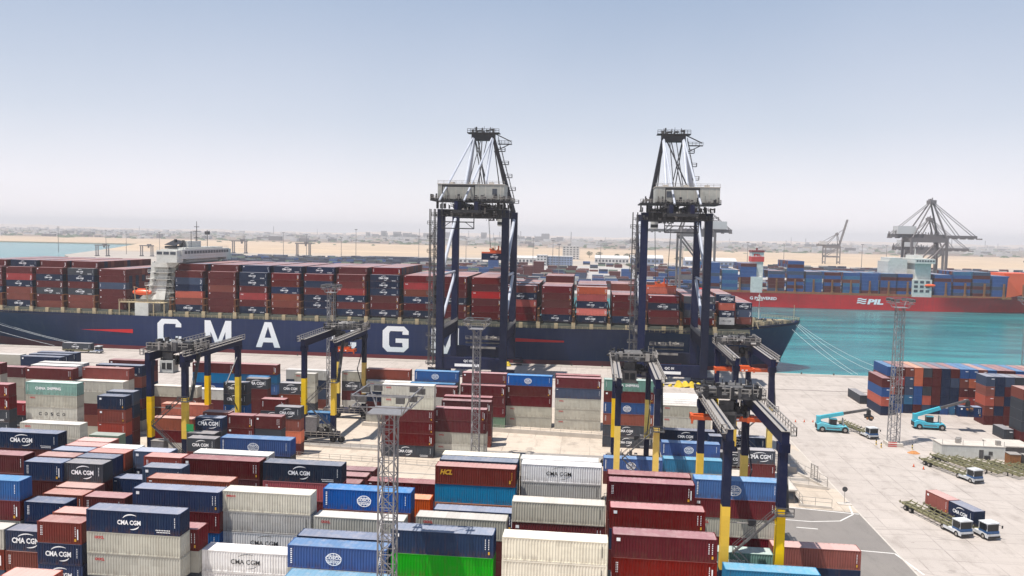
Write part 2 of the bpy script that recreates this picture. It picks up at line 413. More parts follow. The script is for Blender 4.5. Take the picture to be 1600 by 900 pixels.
line('road_marking', [(30, 150.4), (41, 149.6), (46.5, 150.8), (50, 154.8), (50.9, 160)], 0.28, 0.014)
line('road_marking', [(37.5, 146.2), (41.2, 145.9)], 0.3)
line('road_marking', [(40, 137.2), (51, 136.2), (52.5, 128)], 0.28)
line('kerb_line', [(51.45, 100), (51.45, 228), (20, 240)], 0.3, 0.016, 'concrete')
# crane rails and quay kerb
b = MB()
for y in (282.0, 312.0): b.box(-700, 500, y - 0.12, y + 0.12, 0.004, 0.06)
tag(b.build('crane_rail', MT['deck_dark']), kind='structure')
b = MB(); b.box(-700, 500, QY - 1.2, QY + 0.02, 0.0, 0.25); tag(b.build('quay_kerb', MT['concrete']), kind='structure')
for i, x in enumerate((-120, -92, -64, -8, 4, 80, 92, 110)):
    b = MB(); b.tube((0, 0, 0.25), (0, 0, 0.6), 0.22, 8); b.tube((0, 0, 0.6), (0.25, 0, 0.75), 0.32, 8)
    o = b.build('bollard', MT['chassis_dark'], None, (x, QY - 0.7, 0)); tag(o, 'dark mooring bollard on the quay edge', 'bollard', 'bollards along the quay edge')
b = MB()
for (x0, y0, x1, y1) in ((-50.0, 161.5, -8.0, 160.8), (-60, 166.5, -9, 166)):
    b.beam((x0, y0, 0.02), (x1, y1, 0.02), 0.5, 0.03)
tag(b.build('drain_channel', MT['concrete_dark']), kind='structure')
# RTG runways: slightly darker worn strips
for y0, y1, x0, x1 in ((184.6, 187.2, -130, 10), (175, 177, 8, 50)):
    sheet('crane_runway', [(x0, y0), (x1, y0), (x1, y1), (x0, y1)], 0.008, MT['concrete_dark'])

# water
mt, n, bs = base_mat('harbour_water', 0.16)
cw = mixrgb(n, ramp(n, noise(n, 0.02, 6, (0.6, 2.5, 1), rough=0.65), 0.36, 0.64), lin((2, 88, 98)), lin((34, 134, 136)))
n.links.new(cw, bs.inputs['Base Color']); bs.inputs['IOR'].default_value = 1.33; bs.inputs['Specular IOR Level'].default_value = 0.16
bp = n.nodes.new('ShaderNodeBump'); bp.inputs['Strength'].default_value = 0.55; bp.inputs['Distance'].default_value = 0.25
n.links.new(noise(n, 0.28, 6, (1, 2.2, 1), rough=0.7), bp.inputs['Height']); n.links.new(bp.outputs[0], bs.inputs['Normal'])
WATER = mt
sheet('water', [(-11000, 300), (11000, 300), (11000, 11500), (-11000, 11500)], -3.0, WATER)
# opposite shore: one land sheet with a bay cut out on the left
shore = [(-600, 700), (11500, 700), (11500, 11800), (-11500, 11800), (-11500, 2350), (-1900, 2140), (-1310, 2190), (-1080, 1700), (-905, 1290), (-600, 900)]
LAND = bpy.data.materials.new('x')
mt, n, bs = base_mat('far_shore', 0.95)
tc = n.nodes.new('ShaderNodeTexCoord'); sp = n.nodes.new('ShaderNodeSeparateXYZ'); n.links.new(tc.outputs['Object'], sp.inputs[0])
nz = noise(n, 0.0016, 5, (0.5, 1, 1))
md = n.nodes.new('ShaderNodeMath'); md.operation = 'MULTIPLY_ADD'; md.inputs[1].default_value = 1400; n.links.new(nz, md.inputs[0]); n.links.new(sp.outputs[1], md.inputs[2])
cr = n.nodes.new('ShaderNodeValToRGB'); n.links.new(ramp(n, md.outputs[0], 0, 12000), cr.inputs[0])
el = cr.color_ramp.elements
el[0].position = 0.0; el[0].color = (*lin((168, 160, 152)), 1)
el[1].position = 1.0; el[1].color = (*lin((222, 202, 182)), 1)
for ps, c in ((0.185, (168, 158, 148)), (0.20, (186, 162, 134)), (0.30, (184, 160, 134)), (0.325, (118, 100, 88)), (0.62, (118, 100, 90)), (0.78, (176, 154, 138))):
    e = el.new(ps); e.color = (*lin(c), 1)
cc = mixrgb(n, ramp(n, noise(n, 0.012, 6, (0.6, 1.6, 1), rough=0.75), 0.45, 0.75, 0, 0.6), cr.outputs[0], lin((120, 108, 96)))
cc = mixrgb(n, ramp(n, noise(n, 0.003, 5, (0.4, 1.6, 1), rough=0.7), 0.52, 0.6, 0, 0.35), cc, lin((206, 182, 152)))
n.links.new(cc, bs.inputs['Base Color'])
b = MB(); b.face([(x, y, 0.0) for x, y in shore])
for (p, q) in zip(shore, shore[1:] + shore[:1]):
    b.face([(p[0], p[1], 0), (q[0], q[1], 0), (q[0], q[1], -6), (p[0], p[1], -6)])
tag(b.build('far_land', mt), kind='structure')
bpy.data.materials.remove(LAND)
sheet('far_port_pavement', [(-180, 702), (1500, 702), (1500, 1320), (-180, 1320)], 0.3, ground_mat('far_pavement', (158, 154, 150), (176, 170, 164), (136, 130, 126)))
# low hills on the horizon
b = MB(); rng = random.Random(3)
def ridge(y, x0, x1, hmax, n_, seed):
    rg = random.Random(seed); prev = None; ph = [rg.uniform(0, 6.28) for _ in range(5)]
    rows = []
    for i in range(n_ + 1):
        x = x0 + (x1 - x0) * i / n_; t = i / n_ * 6.28
        h = hmax * max(0.05, 0.5 + 0.25 * math.sin(3 * t + ph[0]) + 0.2 * math.sin(7 * t + ph[1]) + 0.12 * math.sin(17 * t + ph[2]) + 0.08 * math.sin(39 * t + ph[3]))
        rows.append([(x, y - hmax * 9, 0), (x, y - hmax * 4, h * .35), (x, y, h), (x, y + hmax * 8, 0)])
    for r0, r1 in zip(rows[:-1], rows[1:]):
        for k in range(3): b.face([r0[k], r1[k], r1[k + 1], r0[k + 1]])
ridge(10200, -9000, 10500, 46, 120, 1); ridge(8600, -8000, 3000, 26, 90, 5)
tag(b.build('hills', simple('hill_sand', (188, 168, 152), 0.95, var=0.2, scale=0.002)), kind='structure')
# haze
b = MB(); b.box(-11800, 11800, -400, 11900, -9.5, 135)
hz = bpy.data.materials.new('haze'); hz.use_nodes = True; hn = hz.node_tree
hn.nodes.remove(hn.nodes['Principled BSDF']); pv = hn.nodes.new('ShaderNodeVolumePrincipled')
pv.inputs['Color'].default_value = (1.0, 0.98, 0.985, 1); pv.inputs['Density'].default_value = 0.00013; pv.inputs['Anisotropy'].default_value = 0.0
hn.links.new(pv.outputs[0], hn.nodes['Material Output'].inputs['Volume'])
tag(b.build('haze', hz), kind='stuff', label='pale dusty haze hanging over the whole harbour', cat='haze')

# ------------------------------------------------------------------ shipping containers
CW, TIER = 2.44, 2.8
def container_mesh(L, H, waves, name):
    b = MB(); rr = 0.12; dep = 0.05
    x0, x1, y0, y1 = 0, L, 0, CW
    for xa in (x0, x1 - 0.14):
        for ya in (y0, y1 - 0.14): b.box(xa, xa + 0.14, ya, ya + 0.14, 0, H - 0.003)
    for ya in (y0, y1 - 0.1):
        b.box(x0 + .14, x1 - .14, ya, ya + 0.1, 0.0, 0.16); b.box(x0 + .14, x1 - .14, ya, ya + 0.1, H - 0.10, H - 0.005)
    for xa in (x0, x1 - 0.1):
        b.box(xa, xa + 0.1, y0 + .14, y1 - .14, 0.0, 0.16); b.box(xa, xa + 0.1, y0 + .14, y1 - .14, H - 0.12, H - 0.004)
    # corrugated walls
    def wall(p, q, inward, nw):
        p = Vector(p); q = Vector(q); d = (q - p); Lw = d.length; d.normalize(); i_ = Vector(inward)
        st = Lw / nw; prof = []
        for k in range(nw):
            s = k * st
            prof += [(s, 0.02), (s + st * .32, 0.02), (s + st * .5, 0.02 + dep), (s + st * .82, 0.02 + dep)]
        prof.append((Lw, 0.02))
        i = len(b.v)
        for s, o in prof:
            c = p + d * s + i_ * o
            b.v.append((c.x, c.y, 0.15)); b.v.append((c.x, c.y, H - 0.09))
        for k in range(len(prof) - 1):
            a = i + 2 * k; b.f.append((a, a + 2, a + 3, a + 1)); b.mi.append(0)
    wall((x0 + .14, y0, 0), (x1 - .14, y0, 0), (0, 1, 0), waves)
    wall((x1 - .14, y1, 0), (x0 + .14, y1, 0), (0, -1, 0), waves)
    wall((x0, y1 - .14, 0), (x0, y0 + .14, 0), (1, 0, 0), 7)
    wall((x1, y0 + .14, 0), (x1, y1 - .14, 0), (-1, 0, 0), 5)
    # roof: shallow ribs, corner castings stand proud
    nr = max(8, waves // 2); st = (L - .2) / nr
    for k in range(nr):
        a = .1 + k * st
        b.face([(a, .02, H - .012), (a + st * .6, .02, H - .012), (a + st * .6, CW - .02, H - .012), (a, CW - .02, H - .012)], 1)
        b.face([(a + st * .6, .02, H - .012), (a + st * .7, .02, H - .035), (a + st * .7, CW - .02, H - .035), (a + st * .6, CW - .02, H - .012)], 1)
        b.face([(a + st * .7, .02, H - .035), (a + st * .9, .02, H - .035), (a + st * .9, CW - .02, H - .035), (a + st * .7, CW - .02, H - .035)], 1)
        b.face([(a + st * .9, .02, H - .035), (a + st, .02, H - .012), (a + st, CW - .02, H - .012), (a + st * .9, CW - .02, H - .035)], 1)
    b.face([(0.1, .1, .08), (.1, CW - .1, .08), (L - .1, CW - .1, .08), (L - .1, .1, .08)])
    for xa in (x0, x1 - .18):
        for ya in (y0, y1 - .16):
            b.box(xa, xa + .18, ya, ya + .16, H - .002, H + .012)
    # roof edge rails in the roof colour
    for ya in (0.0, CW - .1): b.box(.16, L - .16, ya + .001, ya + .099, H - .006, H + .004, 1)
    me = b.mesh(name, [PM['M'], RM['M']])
    return me
CH = 2.765
ME40 = container_mesh(12.19, CH, 34, 'container_40ft')
ME20 = container_mesh(6.06, CH, 17, 'container_20ft')
CHS = 2.86
ME40S = container_mesh(12.19, CHS, 34, 'container_40ft_tall')
ME20S = container_mesh(6.06, CHS, 17, 'container_20ft_tall')
def door_mesh(H, name):
    b = MB()
    for s in (0, 1):
        y = 0.16 + s * 1.07
        b.box(0, 0.03, y, y + 1.05, 0.18, H - .14)
        for k in (0.28, 0.78): b.tube((0.06, y + k, 0.08), (0.06, y + k, H - .06), 0.028, 6, 0)
        b.box(0.03, 0.05, y + .1, y + .95, 0.95, 1.1)
        for z in (.5, 1.3, 2.1): b.box(0.03, 0.05, y + .02, y + 1.03, z, z + .07)
    return b.mesh(name, [PM['M']])
DOOR = door_mesh(CH, 'door_leaves')

_let = {}
def lettering(code, L, H, v=0):
    key = (code, L > 8, H, v)
    if key in _let: return _let[key]
    b = MB(); y = -0.012; mats = [MT['white_lettering']]; big = L > 8
    def cma():
        kf = (1, 1.18, .9)[v]; wd = (3.4 if big else 3.9) * kf; s = (0.86 if big else 1.0) * kf; cx = L * (.46 if big else .47); cz = H * .40
        add_text(b, 'CMA CGM', cx - wd/2, cz, s, wd, 0.035, 0, y)
        swoosh(b, cx + .35, cz + .45, wd * .42, .75, 150, 62, .16, y); swoosh(b, cx + .1, cz + .3, wd * .45, .85, -32, -88, .16, y)
        if big:
            for k, (a, wd2) in enumerate(((.745, 1.9), (.755, 1.8))):
                for j in range(9): b.face([(L*a + j*wd2/9, y, .55 - k*.25), (L*a + j*wd2/9 + .14, y, .55 - k*.25), (L*a + j*wd2/9 + .14, y, .67 - k*.25), (L*a + j*wd2/9, y, .67 - k*.25)])
    def cosco():
        cx = L * .47; cz = H * .47; rx, rz = (.98, .78)
        for k in range(28):
            a0, a1 = 2*math.pi*k/28, 2*math.pi*(k+1)/28
            b.face([(cx+rx*math.cos(a0), y, cz+rz*math.sin(a0)), (cx+rx*math.cos(a1), y, cz+rz*math.sin(a1)), (cx+(rx-.1)*math.cos(a1), y, cz+(rz-.1)*math.sin(a1)), (cx+(rx-.1)*math.cos(a0), y, cz+(rz-.1)*math.sin(a0))])
        for dz in (.42, -.42): b.box(cx - .72, cx + .72, y, y + .004, cz + dz - .04, cz + dz + .04)
        for dx in (-.4, 0, .4):
            b.box(cx+dx-.03, cx+dx+.03, y, y+.004, cz+.44, cz+.70); b.box(cx+dx-.03, cx+dx+.03, y, y+.004, cz-.70, cz-.46)
        add_text(b, 'COSCO', cx - 1.0, cz + .0, .5, 2.0, 0.04, 0, y - .004); add_text(b, 'SHIPPING', cx - .85, cz - .34, .32, 1.7, 0.03, 0, y - .004)
        for k in range(8): b.box(.38, .58, y, y + .004, .55 + k * .24, .55 + k * .24 + .14)
    def ids(x, m=0):
        for k in range(6): b.box(x, x + .10, y, y + .004, 1.0 + k * .22, 1.0 + k * .22 + .12, m)
    if code in 'CDc': cma(); ids(L - .7)
    elif code == 'W': mats = [MT['black_lettering']]; cma_w = 3.8; cx = L * .47; add_text(b, 'CMA CGM', cx - 1.9, H*.42, .85, 3.8, .01, 0, y); swoosh(b, cx + .4, H*.42 + .5, 1.6, .75, 150, 62, .07, y); swoosh(b, cx + .1, H*.42 + .3, 1.7, .85, -32, -88, .07, y)
    elif code == 'L': cosco(); ids(L - .8)
    elif code == 'G': mats = [MT['red_lettering']]; add_text(b, 'OOCL', L * .085, H * .70, .46, 1.25, .05, 0, y)
    elif code == 'T': add_text(b, 'CHINA  SHIPPING', L * .19, H * .42, .85, L * .5, .03, 0, y); ids(.5)
    elif code == 'Y': mats = [MT['black_lettering']]; [add_text(b, ch, L * (.25 + .115 * k), H * .36, .95, .72, .02, 0, y) for k, ch in enumerate('COSCO')]
    elif code == 'k': mats = [MT['red_lettering']]; add_text(b, 'seaco', L * .045, H * .72, .5, 1.3, .03, 0, y)
    elif code == 'H': mats = [MT['yellow_lettering']]; add_text(b, 'HCL', L * .06, H * .55, 1.0, 1.9, .05, 0, y, shear=.3); ids(L - .6); b.box(L - .95, L - .7, y, y+.004, .5, 1.0)
    elif code in 'MmbBRPANSU':
        if v == 0:
            ids(L - .55); b.box(.35, .75, y, y + .004, H - .5, H - .36)
        elif v == 1:
            ids(L - .9); ids(.45); ids(.62); b.box(L - .6, L - .45, y, y + .004, .6, H - .8)
            mats = [MT['white_lettering'], MT['yellow_lettering']]; b.box(L - 1.0, L - .72, y, y + .004, .35, .7, 1)
        else:
            (add_text(b, 'CAI', .6, H - .85, .55, 1.1, .03, 0, y) if code == 'R' else b.box(.5, .95, y, y + .004, H - .8, H - .4)); ids(L - .6); ids(L - 1.0) if code in 'MN' else None
            mats = [MT['white_lettering'], MT['yellow_lettering']]; b.box(L - .62, L - .42, y, y + .004, .4, .75, 1)
    elif code in 'Kw': mats = [MT['black_lettering']]; b.box(L - .62, L - .55, y, y + .004, .9, H - .5)
    else: _let[key] = None; return None
    _let[key] = b.mesh('lettering', mats); return _let[key]

def container(x, y, z, L, code, label, me=None, door=True, H=CH, rz=0, group=None, marks=True):
    me = me or (ME40 if L > 8 else ME20)
    o = link('shipping_container', me, None, (x, y, z)); o.rotation_euler = (0, 0, rz)
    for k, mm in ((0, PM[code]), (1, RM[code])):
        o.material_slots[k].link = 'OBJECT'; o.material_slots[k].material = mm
    tag(o, label, 'container', group)
    if marks:
        lm = lettering(code, L, H, int(abs(x * 3.7 + z * 1.3 + y)) % 3)
        if lm: link('lettering', lm, o)
    if door:
        d = link('door', DOOR, o, (L, 0, 0)); d.material_slots[0].link = 'OBJECT'; d.material_slots[0].material = PM[code]
    return o

# everything past the 300 that show largest goes into one object
CODES = list(COL)
REST = MB()
REST_MATS = []
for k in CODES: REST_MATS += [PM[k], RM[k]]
def rest(x, y, z, L, code, W=CW, H=CH):
    k = CODES.index(code) * 2; i = len(REST.v)
    x1, y1, z1 = x + L, y + W, z + H
    REST.v += [(x,y,z),(x1,y,z),(x1,y1,z),(x,y1,z),(x,y,z1),(x1,y,z1),(x1,y1,z1),(x,y1,z1)]
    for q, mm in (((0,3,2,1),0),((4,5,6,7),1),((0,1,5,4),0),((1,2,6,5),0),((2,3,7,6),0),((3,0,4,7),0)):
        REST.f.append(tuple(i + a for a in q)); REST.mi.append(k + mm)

ORD = ['topmost', 'second down', 'third down', 'fourth down', 'fifth down', 'sixth down', 'seventh down']
CAND = []   # (score, kind, args)
YARD = [
    (2.95, 93.31, 6, 40, 'Mb', 'front stack of the maroon column'),
    (2.82, 102.71, 6, 40, 'M', 'second stack of the maroon column'),
    (2.87, 113.71, 6, 40, 'm', 'third stack of the maroon column'),
    (2.70, 117.30, 6, 40, 'M', 'furthest back of the maroon column'),
    (-9.82, 90.50, 6, 40, 'KK', 'stack at the bottom edge, left of the maroon column'),
    (-9.99, 103.02, 6, 40, 'KM', 'stack behind the front cream one'),
    (-10.32, 120.39, 6, 40, 'Ww', 'stack with black lettering by the empty lane'),
    (-10.77, 123.15, 6, 40, 'w', 'just behind the white black-lettered stack'),
    (-23.05, 90.67, 6, 40, 'NE', 'stack right of the tall near mast'),
    (-22.87, 103.13, 5, 40, 'G', 'behind the navy and green stack'),
    (-22.70, 114.01, 4, 40, 'N', 'under the light blue one, roof showing'),
    (-23.12, 117.15, 6, 40, 'HlO', 'stack with the yellow-lettered brown top'),
    (-23.12, 120.64, 6, 40, 'N', 'roof just behind the yellow-lettered stack'),
    (-23.24, 123.36, 6, 40, 'K', 'hindmost roof behind the yellow-lettered stack'),
    (-35.93, 91.12, 5, 40, 'L', 'front stack left of the tall near mast'),
    (-35.30, 88.61, 4, 40, 'l', 'at the bottom edge below the globe logo'),
    (-35.92, 94.18, 5, 40, 'N', 'roof behind the front globe-logo one'),
    (-36.24, 100.99, 5, 40, 'G', 'below the second globe-logo one'),
    (-36.00, 103.94, 6, 40, 'L', 'second stack left of the tall near mast'),
    (-36.00, 125.49, 4, 40, 'M', 'long low roof beside the empty lane'),
    (-36.20, 117.94, 4, 40, 'O', 'low in the gap by the light blue one'),
    (-48.90, 123.61, 4, 40, 'M', 'low roof right of the navy white-lettered one'),
    (-48.83, 127.40, 4, 40, 'M', 'middle of three low roofs by the lane'),
    (-48.57, 130.71, 4, 40, 'M', 'last of three low roofs by the lane'),
    (-48.61, 94.74, 4, 40, 'WW', 'low stack at the bottom edge'),
    (-48.82, 100.97, 6, 40, 'kwW', 'stack with a small red name on its top'),
    (-48.94, 114.39, 6, 40, 'CRM', 'stack behind the cream-topped one'),
    (-61.76, 127.08, 6, 40, 'L', 'globe-logo stack nearest the left yard crane'),
    (-61.74, 114.43, 6, 40, 'MM', 'stack in front of the globe-logo one'),
    (-61.69, 117.70, 6, 40, 'w', 'roof between maroon and globe-logo ones'),
    (-61.94, 91.53, 6, 40, 'CGG', 'front stack of the left yard'),
    (-61.07, 100.06, 6, 40, 'NML', 'stack behind the left front one'),
    (-61.69, 104.53, 6, 40, 'PM', 'roof behind the plain navy stack'),
    (-60.86, 94.05, 5, 40, 'M', 'low, between navy and white front stacks'),
    (-70.22, 93.75, 5, 20, 'Bcc', 'front short stack at bottom left'),
    (-70.42, 96.99, 5, 20, 'P', 'short roof behind the bottom left stack'),
    (-77.20, 97.00, 4, 20, 'cBB', 'short stack at the bottom left edge'),
    (-83.60, 97.10, 4, 20, 'GB', 'at the left edge beside the short stack'),
    (-67.66, 84.00, 4, 20, 'P', 'at the very bottom left corner'),
    (-76.96, 100.29, 5, 20, 'NN', 'short stack right of the blue left-edge one'),
    (-89.70, 100.20, 6, 40, 'LMG', 'blue-topped stack cut by the left edge'),
    (-76.82, 103.74, 5, 20, 'P', 'brown short roof, nearer of two'),
    (-77.05, 106.82, 5, 20, 'P', 'brown short roof, further of two'),
    (-70.42, 103.53, 5, 20, 'M', 'short one beside the two brown roofs'),
    (-83.48, 108.93, 6, 20, 'NMM', 'left front of the short double row'),
    (-83.70, 112.06, 6, 20, 'P', 'left second of the short double row'),
    (-83.68, 115.35, 6, 20, 'S', 'left third of the short double row'),
    (-83.43, 118.23, 6, 20, 'P', 'left fourth of the short double row'),
    (-83.69, 121.00, 6, 20, 'P', 'left last of the short double row'),
    (-77.37, 109.34, 6, 20, 'DM', 'right front of the short double row'),
    (-77.61, 112.37, 6, 20, 'N', 'right second of the short double row'),
    (-77.56, 115.25, 6, 20, 'P', 'right third of the short double row'),
    (-77.30, 117.88, 6, 20, 'w', 'right last of the short double row'),
    (-71.18, 116.88, 6, 20, 'SN', 'short one with a blue patch'),
    (-65.14, 109.25, 6, 20, 'SN', 'short one left of the long maroon'),
    (-71.49, 111.89, 5, 20, 'N', 'sunken short one in the dark gap'),
    (-67.90, 114.41, 6, 20, 'P', 'short one peeping behind the long maroon'),
    (-101.22, 124.26, 6, 40, 'CM', 'long one with bold white lettering, left edge'),
    (-97.66, 111.51, 6, 40, 'MM', 'long one below the bold-lettered navy'),
    (-108.73, 141.03, 5, 40, 'GG', 'pale roof behind the bold-lettered navy'),
    (-125.59, 164.92, 6, 40, 'TGYG', 'tall pale stack in the left block'),
    (-138.07, 181.42, 6, 40, 'MG', 'stack behind the tall pale one'),
    (-139.69, 185.45, 6, 40, 'w', 'pale roof behind that maroon top'),
    (-140.50, 189.33, 6, 40, 'w', 'second pale roof behind that maroon top'),
    (-159.90, 185.13, 6, 40, 'MGM', 'maroon one cut by the left edge'),
    (-161.66, 195.76, 5, 40, 'MG', 'left neighbour of the tall pale stack'),
    (-140.21, 167.81, 4, 40, 'RD', 'low, left of the tall pale stack'),
    (-138.82, 161.01, 6, 40, 'MMDD', 'dark stack cut by the left edge'),
    (-125.44, 184.57, 6, 40, 'PG', 'salmon one with two dark patches'),
    (-125.42, 182.06, 5, 40, 'G', 'grey, below the salmon patched one'),
    (-124.88, 189.31, 6, 40, 'C', 'navy behind the salmon patched one'),
    (-126.15, 196.68, 6, 40, 'M', 'furthest roof left of the left yard crane'),
    (-163.40, 212.80, 5, 40, 'N', 'blue roofs near the quay, nearer'),
    (-164.01, 217.03, 5, 40, 'N', 'blue roofs near the quay, middle'),
    (-164.24, 220.86, 5, 40, 'N', 'blue roofs near the quay, furthest'),
    (-176.79, 214.37, 5, 40, 'G', 'grey at the left edge near the quay'),
    (-101.52, 154.16, 6, 20, 'NPPN', 'slim tall short-container stack'),
    (-102.50, 158.75, 6, 20, 'SN', 'behind the slim tall stack'),
    (-97.14, 144.64, 4, 20, 'e', 'low dull green short one'),
    (-84.49, 162.13, 4, 20, 'CD', 'short stack in the left crane shadow'),
    (-85.44, 167.41, 4, 20, 'P', 'roof behind the shaded short stack'),
    (-82.97, 155.70, 3, 20, 'D', 'front of the dark short stacks'),
    (-85.06, 159.64, 3, 20, 'D', 'second of the dark short stacks'),
    (-79.00, 165.51, 4, 20, 'MM', 'short maroon pair beside the crane shadow'),
    (-72.80, 165.71, 4, 20, 'M', 'right of the short maroon pair'),
    (-90.11, 186.99, 5, 20, 'DDL', 'dark lettered stack right of the yellow legs'),
    (-111.68, 213.04, 5, 40, 'MlL', 'left of the long maroon pair near the quay'),
    (-99.44, 213.47, 5, 40, 'MlL', 'right of the long maroon pair near the quay'),
    (-94.52, 209.81, 4, 20, 'LB', 'small blue one under the maroon pair'),
    (-93.50, 207.29, 4, 20, 'D', 'small dark one under the maroon pair'),
    (-112.14, 193.01, 4, 40, 'KB', 'beige, seen between the left crane legs'),
    (-105.90, 204.20, 3, 40, 'wM', 'pale roof right of the beige one'),
    (-99.67, 171.27, 3, 40, 'PM', 'brown one behind the stair of the crane'),
    (-105.44, 185.55, 3, 40, 'O', 'ochre one behind the stair of the crane'),
    (-76.70, 188.97, 5, 20, 'DBB', 'lettered grey left of the second yard crane'),
    (-72.17, 175.36, 4, 20, 'DPO', 'front grey left of the second yard crane'),
    (-78.78, 182.72, 4, 20, 'MDP', 'maroon left of the front grey one'),
    (-88.37, 222.94, 4, 40, 'w', 'pale one near quay, behind second crane'),
    (-83.75, 217.44, 4, 20, 'GG', 'small grey behind the second crane leg'),
    (-71.74, 194.57, 2, 20, 'LG', 'small globe-logo one between crane legs'),
    (-71.85, 223.28, 4, 20, 'GD', 'grey one between far legs of second crane'),
    (-61.58, 213.31, 5, 40, 'B', 'brown one right of the second yard crane'),
    (-60.85, 210.32, 4, 40, 'G', 'grey row below that brown one'),
    (-47.92, 178.33, 6, 40, 'GGMMMD', 'tall stack behind the near mast top'),
    (-48.16, 213.20, 5, 40, 'L', 'globe-logo blue near the quay, left one'),
    (-48.61, 210.00, 4, 40, 'Lw', 'blue row in front of the left globe-logo'),
    (-41.29, 206.04, 4, 20, 'M', 'short maroon in the gap beside the blue'),
    (-36.07, 181.05, 4, 40, 'MMGG', 'front stack by the middle lattice mast'),
    (-36.09, 189.76, 4, 40, 'M', 'second roof by the middle lattice mast'),
    (-36.57, 194.73, 4, 40, 'M', 'third roof by the middle lattice mast'),
    (-34.98, 213.20, 5, 40, 'M', 'maroon top left of the middle mast'),
    (-34.97, 210.10, 4, 40, 'MMMe', 'maroon row behind the middle mast'),
    (-22.65, 212.13, 5, 40, 'LMMGG', 'globe-logo stack right of the middle mast'),
    (-9.54, 211.30, 5, 40, 'MSGGG', 'stack second left of the third yard crane'),
    (-9.74, 215.44, 5, 40, 'M', 'roof behind the slate and grey stack'),
    (3.07, 195.41, 6, 40, 'TMLBDD', 'stack behind the third yard crane'),
    (16.78, 194.65, 4, 40, 'GG', 'pale stack under the broad pale roofs'),
    (16.90, 197.35, 4, 40, 'w', 'first broad pale roof'),
    (16.90, 200.01, 4, 40, 'w', 'second broad pale roof'),
    (16.90, 202.67, 4, 40, 'w', 'third broad pale roof'),
    (16.90, 205.33, 4, 40, 'w', 'fourth broad pale roof'),
    (16.90, 207.99, 4, 40, 'w', 'fifth broad pale roof'),
    (15.80, 181.14, 3, 40, 'C', 'white-lettered navy between the two cranes'),
    (15.12, 169.87, 3, 40, 'L', 'globe-logo blue between the two cranes'),
    (15.37, 167.35, 2, 40, 'l', 'lowest pale blue between the two cranes'),
    (26.04, 177.21, 3, 40, 'CD', 'navy under the nearest crane beam'),
    (31.95, 166.64, 3, 20, 'DM', 'lettered grey right of the nearest crane'),
    (27.89, 174.50, 2, 20, 'D', 'dark one behind the nearest crane legs'),
    (2.93, 165.81, 2, 40, 'L', 'blue sliver left of the third crane legs'),
    (15.30, 116.91, 6, 40, 'LMGM', 'blue stack under the nearest yard crane'),
    (13.40, 111.19, 3, 40, 'T', 'pale green, between the nearest crane legs'),
    (18.18, 105.31, 3, 40, 'l', 'at the bottom edge under the nearest crane'),
    (26.20, 114.40, 3, 40, 'B', 'brown one standing alone by the road'),
]

FILL = 'MMNBwGMDS'
rng = random.Random(11)
for (x, y, n_, ln, cols, ph) in YARD:
    L = 12.19 if ln == 40 else 6.06
    for k in range(n_):
        z = TIER * (n_ - 1 - k)
        if k < len(cols):
            c = cols[k]; s = L * 2.7 / (x * x + y * y) * (.45 if (len(cols) == 1 and y > 120) else 1)
            CAND.append((s, dict(x=x + rng.uniform(-.04, .04), y=y + rng.uniform(-.03, .03), z=z, L=L, code=c, label='%s container, %s, %s' % (COL[c][0], ORD[k], ph), door=y < 135, H=CH, group='containers stacked in the yard')))
        else:
            rest(x, y, z, L, rng.choice(FILL))

# ship bays: (x of left end, base z, tiers top->bottom, length, extra row on top behind the front one)
BAYS = [(-270.4,15.7,'MMMCMM','M'),(-256.2,15.7,'MRCBBC','C'),(-242.1,15.7,'MCMDMB','M'),(-227.5,15.7,'DCMDBB','M'),(-213.0,15.7,'MMSMMM',''),
 (-178.4,15.8,'MSNABC','M'),(-163.7,15.8,'MMBMMM','M'),(-149.8,15.8,'CCMRMC','N'),(-135.7,15.8,'MMCBBM','C'),(-121.4,15.8,'MNMCCN','C'),
 (-107.3,16.0,'MMRCMC','M'),(-92.9,16.2,'CCCMMC','M'),(-78.6,16.2,'MRBCMC',''),(-64.4,16.2,'MMMCMM',''),(-50.1,16.2,'MMRMMM',''),
 (-35.5,16.2,'MCRMM',''),(-21.1,16.3,'MMMMC',''),(-6.8,16.3,'ARCAC',''),(7.5,16.4,'MMMC',''),(22.1,16.4,'MCMM',''),(36.2,16.6,'DCDM','')]
ORDB = ['first','second','third','fourth','fifth','sixth','seventh','eighth','ninth','tenth','eleventh','twelfth','thirteenth','fourteenth','fifteenth','sixteenth','seventeenth','eighteenth','nineteenth','twentieth','twenty-first','twenty-second','twenty-third']
ST = 2.9
rng = random.Random(5)
